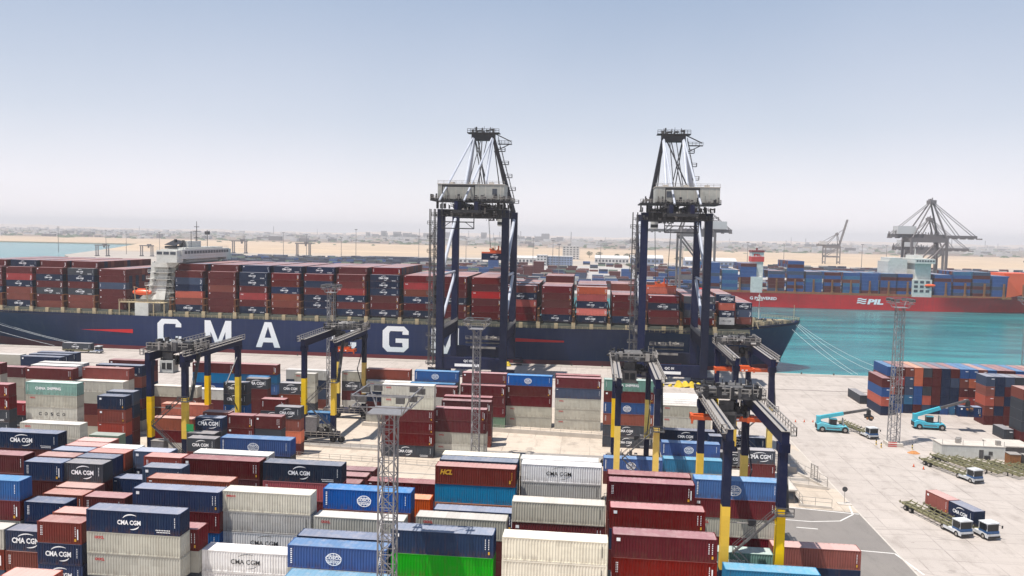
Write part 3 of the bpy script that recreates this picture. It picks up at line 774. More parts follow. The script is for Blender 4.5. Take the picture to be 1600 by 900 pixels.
for bi, (x, bz, cols, topc) in enumerate(BAYS):
    n_ = len(cols)
    for k, c in enumerate(cols):
        z = bz + ST * (n_ - 1 - k)
        side = 'navy ship, %s bay from the left' % ORDB[max(0, bi - 1)]
        if bi == 0: side = 'navy ship, bay cut by the left edge'
        s = 12.19 * 2.8 / (x * x + 326 ** 2)
        if bi == 0: s *= .1
        CAND.append((s, dict(x=x, y=326, z=z, L=12.19, code=c, label='%s container, %s, %s' % (COL[c][0], ORD[k], side), door=False, H=CHS, me=ME40S, group='containers on the navy ship')))
    if topc:
        CAND.append((12.19 * 2.8 / (x * x + 330 ** 2), dict(x=x, y=328.9, z=bz + ST * n_, L=12.19, code=topc, label='%s container set back on top, %s' % (COL[topc][0], side), door=False, H=CHS, me=ME40S, group='containers on the navy ship')))
    rows = 18
    for r_ in range(1, rows):
        yy = 326 + r_ * 2.5
        nn = n_ + (1 if topc else 0)
        if bi in (13, 14) and r_ > 1: nn = n_ + (0 if r_ < 8 else 0)
        if x > -40: nn = n_ - (1 if (r_ in (3, 4, 5) and bi % 2) else 0) + (1 if r_ > 9 and bi % 2 == 0 and bi < 19 else 0)
        for t in range(nn):
            if topc and r_ == 1 and t == nn - 1: continue
            if t >= nn - 2 or r_ == rows - 1 or r_ < 3:
                rest(x, yy, bz + ST * t, 12.19, rng.choice('MMMNMCMB' if r_ > 2 else 'MMN'), H=CHS)
            elif t == nn - 3:
                rest(x, yy, bz, 12.19, rng.choice('MMN'), H=ST * (nn - 2) - .05)
# short bow bays
for (x, bz, y, cols, L, ph) in ((50.3, 17.0, 327.5, 'CACW', 6.06, 'second short stack from the ship bow'), (57.5, 17.1, 330.0, 'CSB', 6.06, 'short stack nearest the ship bow'), (49.0, 17.0, 333.0, 'MMe', 6.06, 'green-based stack behind the crane leg by the bow')):
    for k, c in enumerate(cols):
        CAND.append((L * 2.8 / (x * x + y * y) * 1.5, dict(x=x, y=y, z=bz + ST * (len(cols) - 1 - k), L=L, code=c, label='%s container, %s, %s' % (COL[c][0], ORD[k], ph), door=False, H=CHS, me=ME20S, group='containers on the navy ship')))
    for r_ in range(1, 15):
        if L == 6.06 and y < 332: 
            for t in range(len(cols)): rest(x, y + r_ * 2.5 + (6 if y < 329 else 0), bz + ST * t, 6.06, rng.choice('MNBM'), H=CHS)

# right yard: stacks turned end-on (long side runs away from the camera)
def endon(x, y, L, cols, ph, col0=0):
    for k, c in enumerate(cols):
        z = TIER * (len(cols) - 1 - k)
        CAND.append((2.44 * 2.7 / (x * x + y * y) * (1.6 if col0 == 0 else 1), dict(x=x, y=y + L, z=z, L=L, code=c, label='%s container end, %s, %s' % (COL[c][0].split(' ')[-1] if 'lettered' not in COL[c][0] else COL[c][0].split(' ')[0], ORD[k], ph), door=True, H=CH, rz=R(-90), group='containers in the right yard')))
endon(85.9, 246.0, 12.19, 'MUAN', 'low column at the left end of the basin row')
LONG = ['BBAUU', 'MRMSU', 'BSSlN', 'OOUUM', 'DMDAS', 'MMMMN', 'NNNNU', 'MSNNl', 'UBMAO', 'UOMRM', 'BUMUM', 'UMBUM', 'MMUBM', 'MUMNM', 'UMBMM', 'MSMUN', 'BMUMM', 'MUNBM', 'UMMBM', 'MBUNM', 'MMUNM', 'BMMNU']
for i, cc in enumerate(LONG):
    x = 88.9 + i * 2.62
    if i == 0: cc = 'U' + cc[1:]
    endon(x, 250.5, 12.19, cc, 'column %d of the long basin row' % (i + 1), 1)
    if i % 2 == 0: pass
for i in range(7): endon(111.7 + i * 2.62, 238.6, 6.06, ['SPABM', 'NNBNM', 'SMNMM', 'DMMBM', 'MMUMM', 'MBNMM', 'MUNMM'][i], 'column %d of the middle right row' % (i + 1), 1 if i else 0)
for i in range(5): endon(112.0 + i * 2.62, 219.4, 6.06, ['BDDDM', 'MNNNM', 'NMUMM', 'MMUNM', 'UMMMM'][i], 'column %d of the nearest right row' % (i + 1), 1 if i else 0)
endon(108.9, 221.5, 6.06, 'D', 'single grey lettered one by the right rows')
endon(85.0, 262.0, 12.19, 'D', 'single grey one left of the basin row')
endon(108.2, 203.6, 6.06, 'B', 'small red-brown one near the right edge')
endon(76.0, 128.5, 6.06, 'MKMU', 'stack cut by the right edge near the bottom')
endon(78.62, 128.5, 6.06, 'MKMU', 'second stack at the lower right edge')

CAND.sort(key=lambda t: -t[0])
MARKM = [MT[k] for k in ('white_lettering', 'black_lettering', 'red_lettering', 'yellow_lettering')]
def rest_marks(a):
    lm = lettering(a['code'], a['L'], a['H'], int(abs(a['x'] * 3.7 + a['z'] * 1.3 + a['y'])) % 3)
    if not lm: return
    i = len(REST.v); base = len(REST_MATS) + [m.name for m in MARKM].index(lm.materials[0].name)
    for v in lm.vertices: REST.v.append((a['x'] + v.co.x, a['y'] + v.co.y, a['z'] + v.co.z))
    for p in lm.polygons: REST.f.append(tuple(i + k for k in p.vertices)); REST.mi.append(base)
print('candidates', len(CAND))
for i, (s, a) in enumerate(CAND):
    if i < 300: container(**a)
    elif a.get('rz'):
        rest(a['x'], a['y'] - a['L'], a['z'], CW, a['code'], W=a['L'], H=a['H']); X_, Y_, Z_ = a['x'], a['y'] - a['L'], a['z']; kk = CODES.index(a['code']) * 2
        def rb(x0, x1, z0, z1, m, dy=.05):
            i_ = len(REST.v); REST.v += [(x0, Y_ - dy, z0), (x1, Y_ - dy, z0), (x1, Y_ - dy, z1), (x0, Y_ - dy, z1), (x0, Y_ - .001, z0), (x1, Y_ - .001, z0), (x1, Y_ - .001, z1), (x0, Y_ - .001, z1)]
            for q in ((0, 1, 2, 3), (0, 4, 5, 1), (1, 5, 6, 2), (2, 6, 7, 3), (3, 7, 4, 0)): REST.f.append(tuple(i_ + t_ for t_ in q)); REST.mi.append(m)
        for u in (.45, .95, 1.5, 2.0): rb(X_ + u - .035, X_ + u + .035, Z_ + .1, Z_ + 2.65, kk, .09)
        for (u0, u1, w0, w1) in ((0, .1, 0, 2.75), (2.34, 2.44, 0, 2.75), (.1, 2.34, 0, .14), (.1, 2.34, 2.6, 2.74), (1.19, 1.25, .14, 2.6)): rb(X_ + u0, X_ + u1, Z_ + w0, Z_ + w1, kk)
        if (int(X_ * 7) + int(Z_)) % 3 == 0: rb(X_ + 1.4, X_ + 2.2, Z_ + 2.0, Z_ + 2.2, len(REST_MATS), .06)
    else:
        rest(a['x'], a['y'], a['z'], a['L'], a['code'], H=a['H']); rest_marks(a)

# ------------------------------------------------------------------ navy ship
def hull_mesh(st, zrow, side, name, mats, boot, xs_center=0.0, flare=None):
    """st: list of (x, half width deck, half width waterline, deck z). builds both sides, deck and ends"""
    b = MB(); grid = []
    for (x, wd, ww, zd, rake) in st:
        rowp = []
        for t in zrow:
            z = -3.5 + (zd + 3.5) * t
            f = t ** 1.6
            hw = ww + (wd - ww) * f
            rowp.append((x + rake * (1 - t), hw, z))
        grid.append(rowp)
    nst, nz = len(grid), len(zrow)
    for sgn in (-1, 1):
        for i in range(nst - 1):
            for j in range(nz - 1):
                P = [grid[i][j], grid[i + 1][j], grid[i + 1][j + 1], grid[i][j + 1]]
                q = [(p[0], side + sgn * p[1], p[2]) for p in P]
                if sgn > 0: q.reverse()
                b.face(q, 1 if P[2][2] <= boot + 0.01 else 0)
    for i in range(nst - 1):
        a, c = grid[i][-1], grid[i + 1][-1]
        b.face([(a[0], side - a[1], a[2] - .9), (c[0], side - c[1], c[2] - .9), (c[0], side + c[1], c[2] - .9), (a[0], side + a[1], a[2] - .9)], 2)
    for e in (0, nst - 1):
        q = [(p[0], side - p[1], p[2]) for p in grid[e]] + [(p[0], side + p[1], p[2]) for p in reversed(grid[e])]
        b.face(q if e == 0 else q[::-1], 0)
    return b
SC = 348.5
def smooth_mesh(me, ang=35):
    bm = bmesh.new(); bm.from_mesh(me); bmesh.ops.remove_doubles(bm, verts=bm.verts, dist=.002); bmesh.ops.recalc_face_normals(bm, faces=bm.faces); bm.to_mesh(me); bm.free()
    me.polygons.foreach_set('use_smooth', [True] * len(me.polygons)); me.set_sharp_from_angle(angle=R(ang)); me.update()
ship = thing('container_ship', 'navy hulled container ship with giant white letters moored at the quay', 'ship', (0, SC, -3))
def sl(b): # shift world coordinates into ship local
    b.v = [(x, y - SC, z + 3) for x, y, z in b.v]; return b
stn = [(-288, 20, 1, 14.6, 8), (-275, 24, 8, 14.4, 3), (-258, 25.4, 15, 14.2, 0), (-240, 25.5, 19.5, 14.0, 0), (-222, 25.5, 23, 13.9, 0), (-205, 25.5, 25.2, 13.7, 0), (-190, 25.5, 25.5, 13.6, 0),
       (-100, 25.5, 25.5, 13.6, 0), (-40, 25.5, 25.5, 13.6, 0), (-10, 25.5, 24.0, 13.8, 0), (20, 25.3, 20.5, 14.2, 0), (40, 24.6, 15.5, 14.7, 0), (55, 22.5, 10.5, 15.2, -.5), (66, 18.5, 6.2, 16.4, -2), (74, 14, 3.2, 16.8, -3.5), (81, 8.5, 1.2, 17.1, -5.5), (85.5, 3.5, .4, 17.4, -8), (87.2, .3, .1, 17.5, -9.5)]
zr = [0, .12, (0.6 + 3.5) / 17.1, .32, .42, .52, .62, .72, .82, .92, 1.0]
b = hull_mesh(stn, zr, SC, 'hull', None, 0.9)
h = sl(b).build('hull', [MT['ship_navy'], MT['hull_red'], MT['deck_dark']], ship); smooth_mesh(h.data)
# letters on the hull side
def letter_poly(b, ch, x0, x1, z0, z1, y, m=0):
    W = x1 - x0; H = z1 - z0; t = W * .25; th = H * .2
    def q(pts): b.face([(x0 + px * W, y, z0 + pz * H) for px, pz in pts], m)
    if ch in 'CG':
        c = .18
        q([(c, 1), (1 - c, 1), (1 - c - .04, .81), (.30, .81)]); q([(0, .82), (c, 1), (.30, .81), (.25, .72)]); q([(0, .18), (0, .82), (.25, .72), (.25, .28)])
        q([(c, 0), (0, .18), (.25, .28), (.30, .19)]); q([(1 - c, 0), (c, 0), (.30, .19), (1 - c - .04, .19)])
        q([(1 - c, 1), (1, .82), (.76, .76), (1 - c - .04, .81)]); q([(1, .18), (1 - c, 0), (1 - c - .04, .19), (.76, .26)])
        q([(1, .82), (1, .68), (.76, .68), (.76, .76)])
        if ch == 'C': q([(.76, .26), (.76, .32), (1, .32), (1, .18)])
        else: q([(.76, .26), (.76, .36), (1, .36), (1, .18)]); q([(.5, .36), (.5, .53), (1, .53), (1, .36)])
    elif ch == 'M':
        q([(0, 0), (0, 1), (.22, 1), (.22, 0)]); q([(.78, 0), (.78, 1), (1, 1), (1, 0)])
        q([(.22, 1), (.5, .22), (.5, 0), (.42, 0), (.22, .56)]); q([(.78, 1), (.78, .56), (.58, 0), (.5, 0), (.5, .22)])
    elif ch == 'A':
        q([(0, 0), (.36, 1), (.5, 1), (.5, .82), (.24, 0)]); q([(1, 0), (.76, 0), (.5, .82), (.5, 1), (.64, 1)]); q([(.303, .2), (.36, .38), (.64, .38), (.697, .2)])
for ch, x0, x1 in (('C', -184.9, -174.2), ('M', -163.8, -152.0), ('A', -141.2, -130.6), ('C', -108.2, -97.8), ('G', -86.6, -75.6), ('M', -66.0, -54.6)):
    b = MB(); letter_poly(b, ch, x0, x1, 1.9, 12.6, SC - 25.56)
    sl(b).build('hull_letter', MT['white_lettering'], ship)
b = MB()
b.face([(-220, SC - 25.58, 6.9), (-196, SC - 25.58, 6.0), (-196, SC - 25.58, 7.7)], 0)
sl(b).build('hull_stripe', MT['ship_red'], ship)
b = MB()
b.face([(-33, SC - 25.58, 7.9), (-11.5, SC - 25.58, 8.2), (-11.5, SC - 25.58, 8.9), (-33, SC - 25.58, 9.4)], 0)
sl(b).build('hull_stripe', MT['ship_red'], ship)
b = MB()   # deck coaming, stanchions, walkway rail
b.box(-268, 62, 324.6, 325.2, 13.0, 15.4, 0)
for i in range(160):
    x = -268 + i * 2.06
    b.box(x, x + .12, 323.35, 323.5, 13.6, 14.75, 1)
b.box(-268, 62, 323.35, 323.45, 14.65, 14.75, 1); b.box(-268, 62, 323.35, 323.45, 14.15, 14.22, 1)
sl(b).build('deck_edge', [MT['ship_green'], MT['ship_cream']], ship)
xs = [bb[0] for bb in BAYS] + [49.5]
for i, x in enumerate(xs):
    b = MB(); c = x - 1.15
    if i == 5: c = x - 1.2
    for yy in (323.9, 327.2, 345, 369.5):
        b.box(c - .5, c + .5, yy, yy + .7, 13.2, 15.8, 1); b.box(c - .3, c - .2, yy, yy + .4, 15.8, 21.6, 0); b.box(c + .2, c + .3, yy, yy + .4, 15.8, 21.6, 0)
    b.box(c - .75, c + .75, 323.8, 324.7, 13.2, 16.2, 1)
    for z in (18.6, 21.5): b.box(c - .35, c + .35, 324.0, 370.2, z, z + .12, 0)
    sl(b).build('lashing_bridge', [MT['ochre'], MT['ship_cream']], ship)
for i, x in enumerate([bb[0] for bb in BAYS]):
    b = MB(); b.box(x + 5.4, x + 6.9, 323.9, 324.9, 13.2, 15.75, 0); b.box(x + 1, x + 11, 325.2, 325.9, 15.2, 15.6, 1)
    sl(b).build('hatch_support', [MT['ship_cream'], MT['ship_green']], ship)
# accommodation block
def shx(x, z): return x + (7.0 if z > 36.5 else 3.0 if z > 20.0 else 0.0)
b = MB()
b.box(-196.5, -184.5, 334, 363, 13, 36.4, 0); b.box(-191.5, -184.5, 334, 363, 36.6, 38.0, 0); b.box(-199.5, -188, 331, 366, 13, 20.0, 0); b.box(-197.5, -186, 330.5, 366, 20, 23.0, 0)
b.box(-195.5, -184.0, 330, 367, 34.2, 37.4, 0)
b.box(-192.0, -182.6, 323.4, 373.6, 38.0, 39.4, 0); b.box(-192.0, -182.4, 326.5, 370.5, 39.4, 42.2, 0); b.box(-191, -183.4, 331, 366, 42.2, 42.9, 0)
b.box(-192.2, -183, 323.2, 328.2, 36.6, 41.8, 0); b.box(-192.2, -183, 368.6, 373.8, 36.6, 41.8, 0)
b.box(-190, -186, 338, 350, 42.9, 45.6, 0)
# sloping side buttress and decks
b.face([(-184.4, 330.0, 13), (-184.4, 334, 13), (-184.4, 334, 35), (-184.4, 333, 35)], 0)
b.beam((-190, 329.5, 20), (-190, 333.6, 36), 4.2, 1.2, 0)
for z in (20.1, 23.1, 26.0, 28.9, 31.8): b.box(-199 + (z - 20) * .25, -184.2, 329.8, 367, z, z + .18, 0)
b.v = [(shx(x, z), y, z) for x, y, z in b.v]
ac = sl(b).build('accommodation', MT['house_white'], ship)
b = Boxes()
for k in range(16):
    y = 328.6 + k * 2.6; b.box(-182.42, -182.34, y, y + 2.1, 40.2, 41.5)
for k in range(3): b.box(-192.0 + k * 3, -189.6 + k * 3, 323.12, 323.2, 40.0, 41.2)
for z in (22.0, 25.0, 28.0, 31.0, 35.6):
    for k in range(9):
        b.box(-184.46 if z < 34 else -183.96, -184.4 if z < 34 else -183.9, 336 + k * 2.9, 336.9 + k * 2.9, z, z + .9)
    for k in range(3): b.box(-195.4 + k * 3.4, -194.6 + k * 3.4, 333.9, 333.97, z, z + .9)
b.l = [(shx(a[0], a[4]), shx(a[1], a[4]), *a[2:]) for a in b.l]
b.build('window', MT['window_dark'], ac, (0, SC, -3))
b = MB()
for z in (20.3, 23.3, 26.2, 29.1, 32):
    b.rail([(-199 + (z - 20) * .25, 329.9, z), (-184.4, 329.9, z)], 1.1, .05, 1.6)
b.rail([(-192, 323.5, 41.8), (-183, 323.5, 41.8), (-182.6, 328, 42.2), (-182.6, 370, 42.2)], 1.0, .04, 2)
b.v = [(shx(x, z), y, z) for x, y, z in b.v]
sl(b).build('railing', MT['house_white'], ac)
b = MB()
b.tube((-187, 348, 42.9), (-187, 348, 54.5), .28, 8, 0, .12); b.beam((-187, 344.5, 50), (-187, 351.5, 50), .2); b.beam((-187, 345.5, 47), (-187, 350.5, 47), .3)
b.tube((-186, 341, 42.9), (-186, 341, 50), .16, 6); b.tube((-186, 356, 42.9), (-186, 356, 50.5), .16, 6); b.box(-186.8, -185.2, 355, 357, 48.5, 50, 0); b.tube((-187, 336, 42.9), (-187, 336, 46), .6, 8)
b.beam((-187, 346, 52), (-187, 350, 52), .5, .25)
b.v = [(x + 7, y, z) for x, y, z in b.v]
sl(b).build('radar_mast', MT['machinery_grey'], ship)
b = MB()
b.face([(-192, 329, 44.0), (-187, 329, 43.6), (-187, 338, 45.6), (-192, 338, 46.2)], 0); b.box(-191.8, -187.2, 329.2, 338, 42.4, 43.5, 0); b.tube((-190, 335, 43.5), (-190, 335, 46.4), .6, 10)
b.v = [(x + 7, y, z) for x, y, z in b.v]
sl(b).build('funnel', MT['machinery_dark'], ship)
# lifeboat, davit and side platform
b = MB()
for k in range(8):
    t0, t1 = k / 8, (k + 1) / 8
    r0, r1 = 1.25 * math.sin(math.pi * (.12 + .76 * t0)) ** .6, 1.25 * math.sin(math.pi * (.12 + .76 * t1)) ** .6
    b.tube((-197.6 + 8.0 * t0, 326.4, 23.4), (-197.6 + 8.0 * t1, 326.4, 23.4), r0, 12, 0, r1)
b.box(-195.5, -192.0, 325.9, 326.9, 24.2, 25.0, 0)
sl(b).build('lifeboat', MT['lifeboat_orange'], ship)
b = MB()
for x in (-196.5, -191): b.beam((x, 326.4, 17), (x, 325.2, 25.6), .3); b.beam((x, 328, 25.2), (x, 325, 25.8), .3)
b.box(-203, -182.5, 324.0, 328.0, 19.0, 19.25); b.rail([(-203, 324.1, 19.25), (-182.5, 324.1, 19.25)], 1.1, .06, 1.4)
for x in (-203, -198.5, -187.5, -182.7): b.box(x, x + .4, 324.1, 324.5, 13.2, 19)
b.box(-195.2, -189.2, 323.3, 324.0, 13.4, 19.1, 1)
sl(b).build('boat_platform', [MT['ship_cream'], MT['house_white']], ship)
# forecastle
b = MB()
b.box(63.9, 64.4, 330, 367, 15.0, 20.0, 0)
for i in range(9):
    y = 330 + i * 4.4; b.beam((64.5, y, 19.8), (66.4, y, 15.4), .35, .35, 0)
sl(b).build('breakwater', MT['ship_cream'], ship)
b = MB(); rg = random.Random(4)
for _ in range(90):
    x = rg.uniform(66, 83); hw = max(1.2, (86 - x) * .8); y = SC + rg.uniform(-hw, hw) * .85; s = rg.uniform(.3, 1.1)
    if rg.random() < .5: b.box(x - s, x + s, y - s, y + s, 15.9, 16.4 + s * 1.3, rg.choice((0, 0, 1, 2)))
    else: b.tube((x, y - s, 17), (x, y + s, 17), .45, 8, rg.choice((0, 1, 2)))
bow = [(66, 330.4), (74, 334.8), (81, 340.2), (85.3, 345.2), (86.9, 348.5), (85.3, 351.8), (81, 357), (74, 362)]
b.rail([(x, y, 16.9 + (x - 66) * .03) for x, y in bow], 1.15, .06, 1.2, 0)
b.tube((84.5, 348.5, 17), (84.5, 348.5, 24), .12, 6, 0); b.beam((84.5, 347.3, 22), (84.5, 349.7, 22), .1, .1, 0)
sl(b).build('foredeck_gear', [MT['ship_cream'], MT['machinery_grey'], MT['ship_green']], ship)
b = MB()
b.tube((70, 348.5, 16), (70, 348.5, 28.5), .25, 8, 0, .15); b.box(68.8, 71.2, 347.3, 349.7, 25.5, 25.7, 0); b.rail([(68.9, 347.4, 25.7), (71.1, 347.4, 25.7)], 1, .05, 1); b.beam((70, 346.4, 27.4), (70, 350.6, 27.4), .3)
sl(b).build('fore_mast', MT['house_white'], ship)

def ropes(name, label, segs, r=.06, grp='mooring lines'):
    for p, q, sag in segs:
        b = MB(); p = Vector(p); q = Vector(q); pr = None
        for k in range(9):
            t = k / 8; c = p.lerp(q, t) - Vector((0, 0, sag * 4 * t * (1 - t)))
            if pr is not None: b.tube(pr - p, c - p, r, 5)
            pr = c
        tag(b.build(name, MT['rope'], None, p), label, 'rope', grp)
ropes('mooring_line', 'pale mooring line from the ship bow down to the quay by the stacked boxes', [((84, 342, 16.2), (101, 315, .8), 1.2), ((85, 343, 16.2), (110, 315, .8), 2.0), ((86, 345, 16.2), (118, 315, .8), 2.4), ((82, 340, 14.5), (99, 315, .8), 1.0)], grp='mooring lines off the bow')
ropes('mooring_line', 'pale mooring line from the ship stern down to the quay at the left edge', [((-285, 330, 13), (-212, 314.5, .8), 1.0), ((-290, 330, 11), (-226, 314.5, .8), .8), ((-285, 332, 14), (-206, 314.5, .8), 2.0)], grp='mooring lines off the stern')

# ------------------------------------------------------------------ red ship across the basin
PY = 655.0; PC = PY + 20
rs = thing('container_ship', 'red hulled container ship with white letters across the turquoise basin', 'ship', (90, PC, -3))
def pl(b): b.v = [(x - 90, y - PC, z + 3) for x, y, z in b.v]; return b
st2 = [(88, 17, 4, 8.8, 4), (96, 19.6, 13, 8.7, 0), (110, 20, 19.6, 8.5, 0), (200, 20, 20, 8.3, 0), (265, 20, 20, 8.3, 0), (290, 20, 17.5, 8.6, 0), (310, 19.6, 13, 9.0, 0), (325, 17.5, 7.5, 10.5, -1), (340, 12, 3, 14, -4), (352, 5, .8, 16, -8), (357, .4, .1, 16.5, -10)]
b = hull_mesh(st2, [0, .06, .2, .35, .5, .65, .8, .92, 1], PC, 'hull', None, -2.6)
smooth_mesh(pl(b).build('hull', [MT['ship_red'], MT['hull_red'], MT['deck_dark']], rs).data)
b = MB()
add_text(b, 'PIL', 214.4, 1.8, 5.4, 12.2, .05, 0, PY - .12, shear=.15)
for k in range(3):
    z = 2.0 + k * 1.55
    for j in range(8):
        xa = 206.5 + j * .85 + k * .25; f = lambda u: .35 * math.sin(u * 2 * math.pi / 6.8)
        b.face([(xa, PY - .12, z + f(j*.85)), (xa + .85, PY - .12, z + f((j+1)*.85)), (xa + .85, PY - .12, z + .85 + f((j+1)*.85)), (xa, PY - .12, z + .85 + f(j*.85))], 0)
add_text(b, 'G POWERED', 124.0, 3.0, 3.2, 21, .03, 0, PY - .12)
pl(b).build('hull_lettering', MT['white_lettering'], rs)
b = MB()
for k in range(17): b.box(115.6 + k * 14.3, 115.9 + k * 14.3, PY + .8, PY + 2.2, 8, 20, 0); b.box(116.3 + k * 14.3, 116.6 + k * 14.3, PY + .8, PY + 2.2, 8, 20, 0); b.box(115.3 + k * 14.3, 116.9 + k * 14.3, PY + .7, PY + 2.2, 8, 11, 0)
b.box(95, 322, PY + 1.2, PY + 1.8, 8.2, 10.0, 0)
pl(b).build('lashing_bridge', MT['ochre'], rs)
b = MB()
b.box(250.5, 262.5, PY + 4, PY + 36, 8, 37.5, 0); b.box(249, 264, PY + .3, PY + 39.7, 34.5, 38.2, 0); b.box(248.0, 262.5, PY + .6, PY + 10, 8, 22, 0); b.box(251, 259, PY + 12, PY + 26, 38.2, 40.8, 0)
b.tube((256, PC, 40), (256, PC, 46), .35, 6)
pa = pl(b).build('accommodation', MT['house_white'], rs)
b = Boxes()
for k in range(7): b.box(250 + k * 2.0, 251.4 + k * 2.0, PY + .2, PY + .28, 36, 37.2)
for z in (12, 15.5, 19):
    for k in range(3): b.box(249.2 + k * 4.4, 252 + k * 4.4, PY + .48, PY + .56, z, z + 2)
b.build('window', MT['window_dark'], pa, (90, PC, -3))
b = MB(); b.box(231.5, 246, PY + 8, PY + 32, 8, 35.5, 0); b.face([(231.5, PY+8, 35.5), (246, PY+8, 35.5), (246, PY+8, 37), (235, PY+8, 38.5)], 0)
b.box(233, 243, PY + 10, PY + 30, 35.5, 38.5, 0)
pl(b).build('deck_house', MT['house_white'], rs)
b = MB()
for k in range(6):
    t0, t1 = k / 6, (k + 1) / 6
    b.tube((257 + 8 * t0, PY + 1.2, 17.4), (257 + 8 * t1, PY + 1.2, 17.4), 1.5 * math.sin(math.pi * (.1 + .8 * t0)) ** .6, 10, 0, 1.5 * math.sin(math.pi * (.1 + .8 * t1)) ** .6)
pl(b).build('lifeboat', MT['lifeboat_orange'], rs)
b = MB(); b.box(125.5, 134.5, PY + 5, PY + 16, 8, 33, 0); b.box(125, 135, PY + 4.5, PY + 16.5, 33, 37, 1); b.box(125.3, 134.7, PY + 5, PY + 16, 37, 40.5, 0); b.box(125, 135, PY + 4.5, PY + 16.5, 40.5, 42, 2); b.box(124.5, 133.5, PY + .6, PY + 5, 8, 21, 0)
b.tube((130, PY + 10, 42), (130, PY + 10, 44), .7, 8, 2)
add_text(b, 'PIL', 126.8, 37.6, 2.4, 6, .05, 1, PY + 4.9)
pl(b).build('funnel', [MT['house_white'], MT['red_paint'], MT['hull_red']], rs)
b = MB(); b.face([(318, PY + 1, 9.5), (330, PY + 4, 11.5), (340, PY + 8.5, 14.5), (340, PY + 9, 28.5), (322, PY + 2.5, 28.5), (318.6, PY + 1, 24)], 0)
b.box(319.5, 342, PY + 9.5, PY + 32, 10, 28.3, 0)
pl(b).build('bow_fairing', MT['lifeboat_orange'], rs)
rng = random.Random(21)
PB = [(88.0, 8, 'UUUSUUMS'), (102.3, 6, 'lUUlUl'), (116.7, 8, 'MUUUMMSU'), (139.2 - 2.6, 0, ''), (138.8, 6, 'SUMMMS'), (153.4, 9, 'UMUSUMUMU'), (167.6, 6, 'SUlUUU'), (182, 6, 'MUMUMM'), (196.4, 6, 'UlBlUl'), (210.6, 6, 'UUUUUM'), (225, 6, 'SMUUMB'), (236.4, 6, 'UMUUMU'), (265.2, 6, 'UMUUUU'), (279.6, 7, 'lUMUMUS'), (294, 7, 'SMUSMSM'), (308.2, 6, 'UUUSUU')]
for x, n_, cc in PB:
    for r_ in range(0, 15):
        d = 0 if r_ in (0, 1, 2) else rng.choice((0, 0, 0, -1)); 
        for t in range(n_ + d):
            if r_ > 1 and t < n_ - 2: continue
            rest(x, PY + 2.2 + r_ * 2.5, 9.6 + t * 2.75, 12.19, cc[n_ - 1 - t] if r_ == 0 else rng.choice('UMSlUB'), H=2.7)

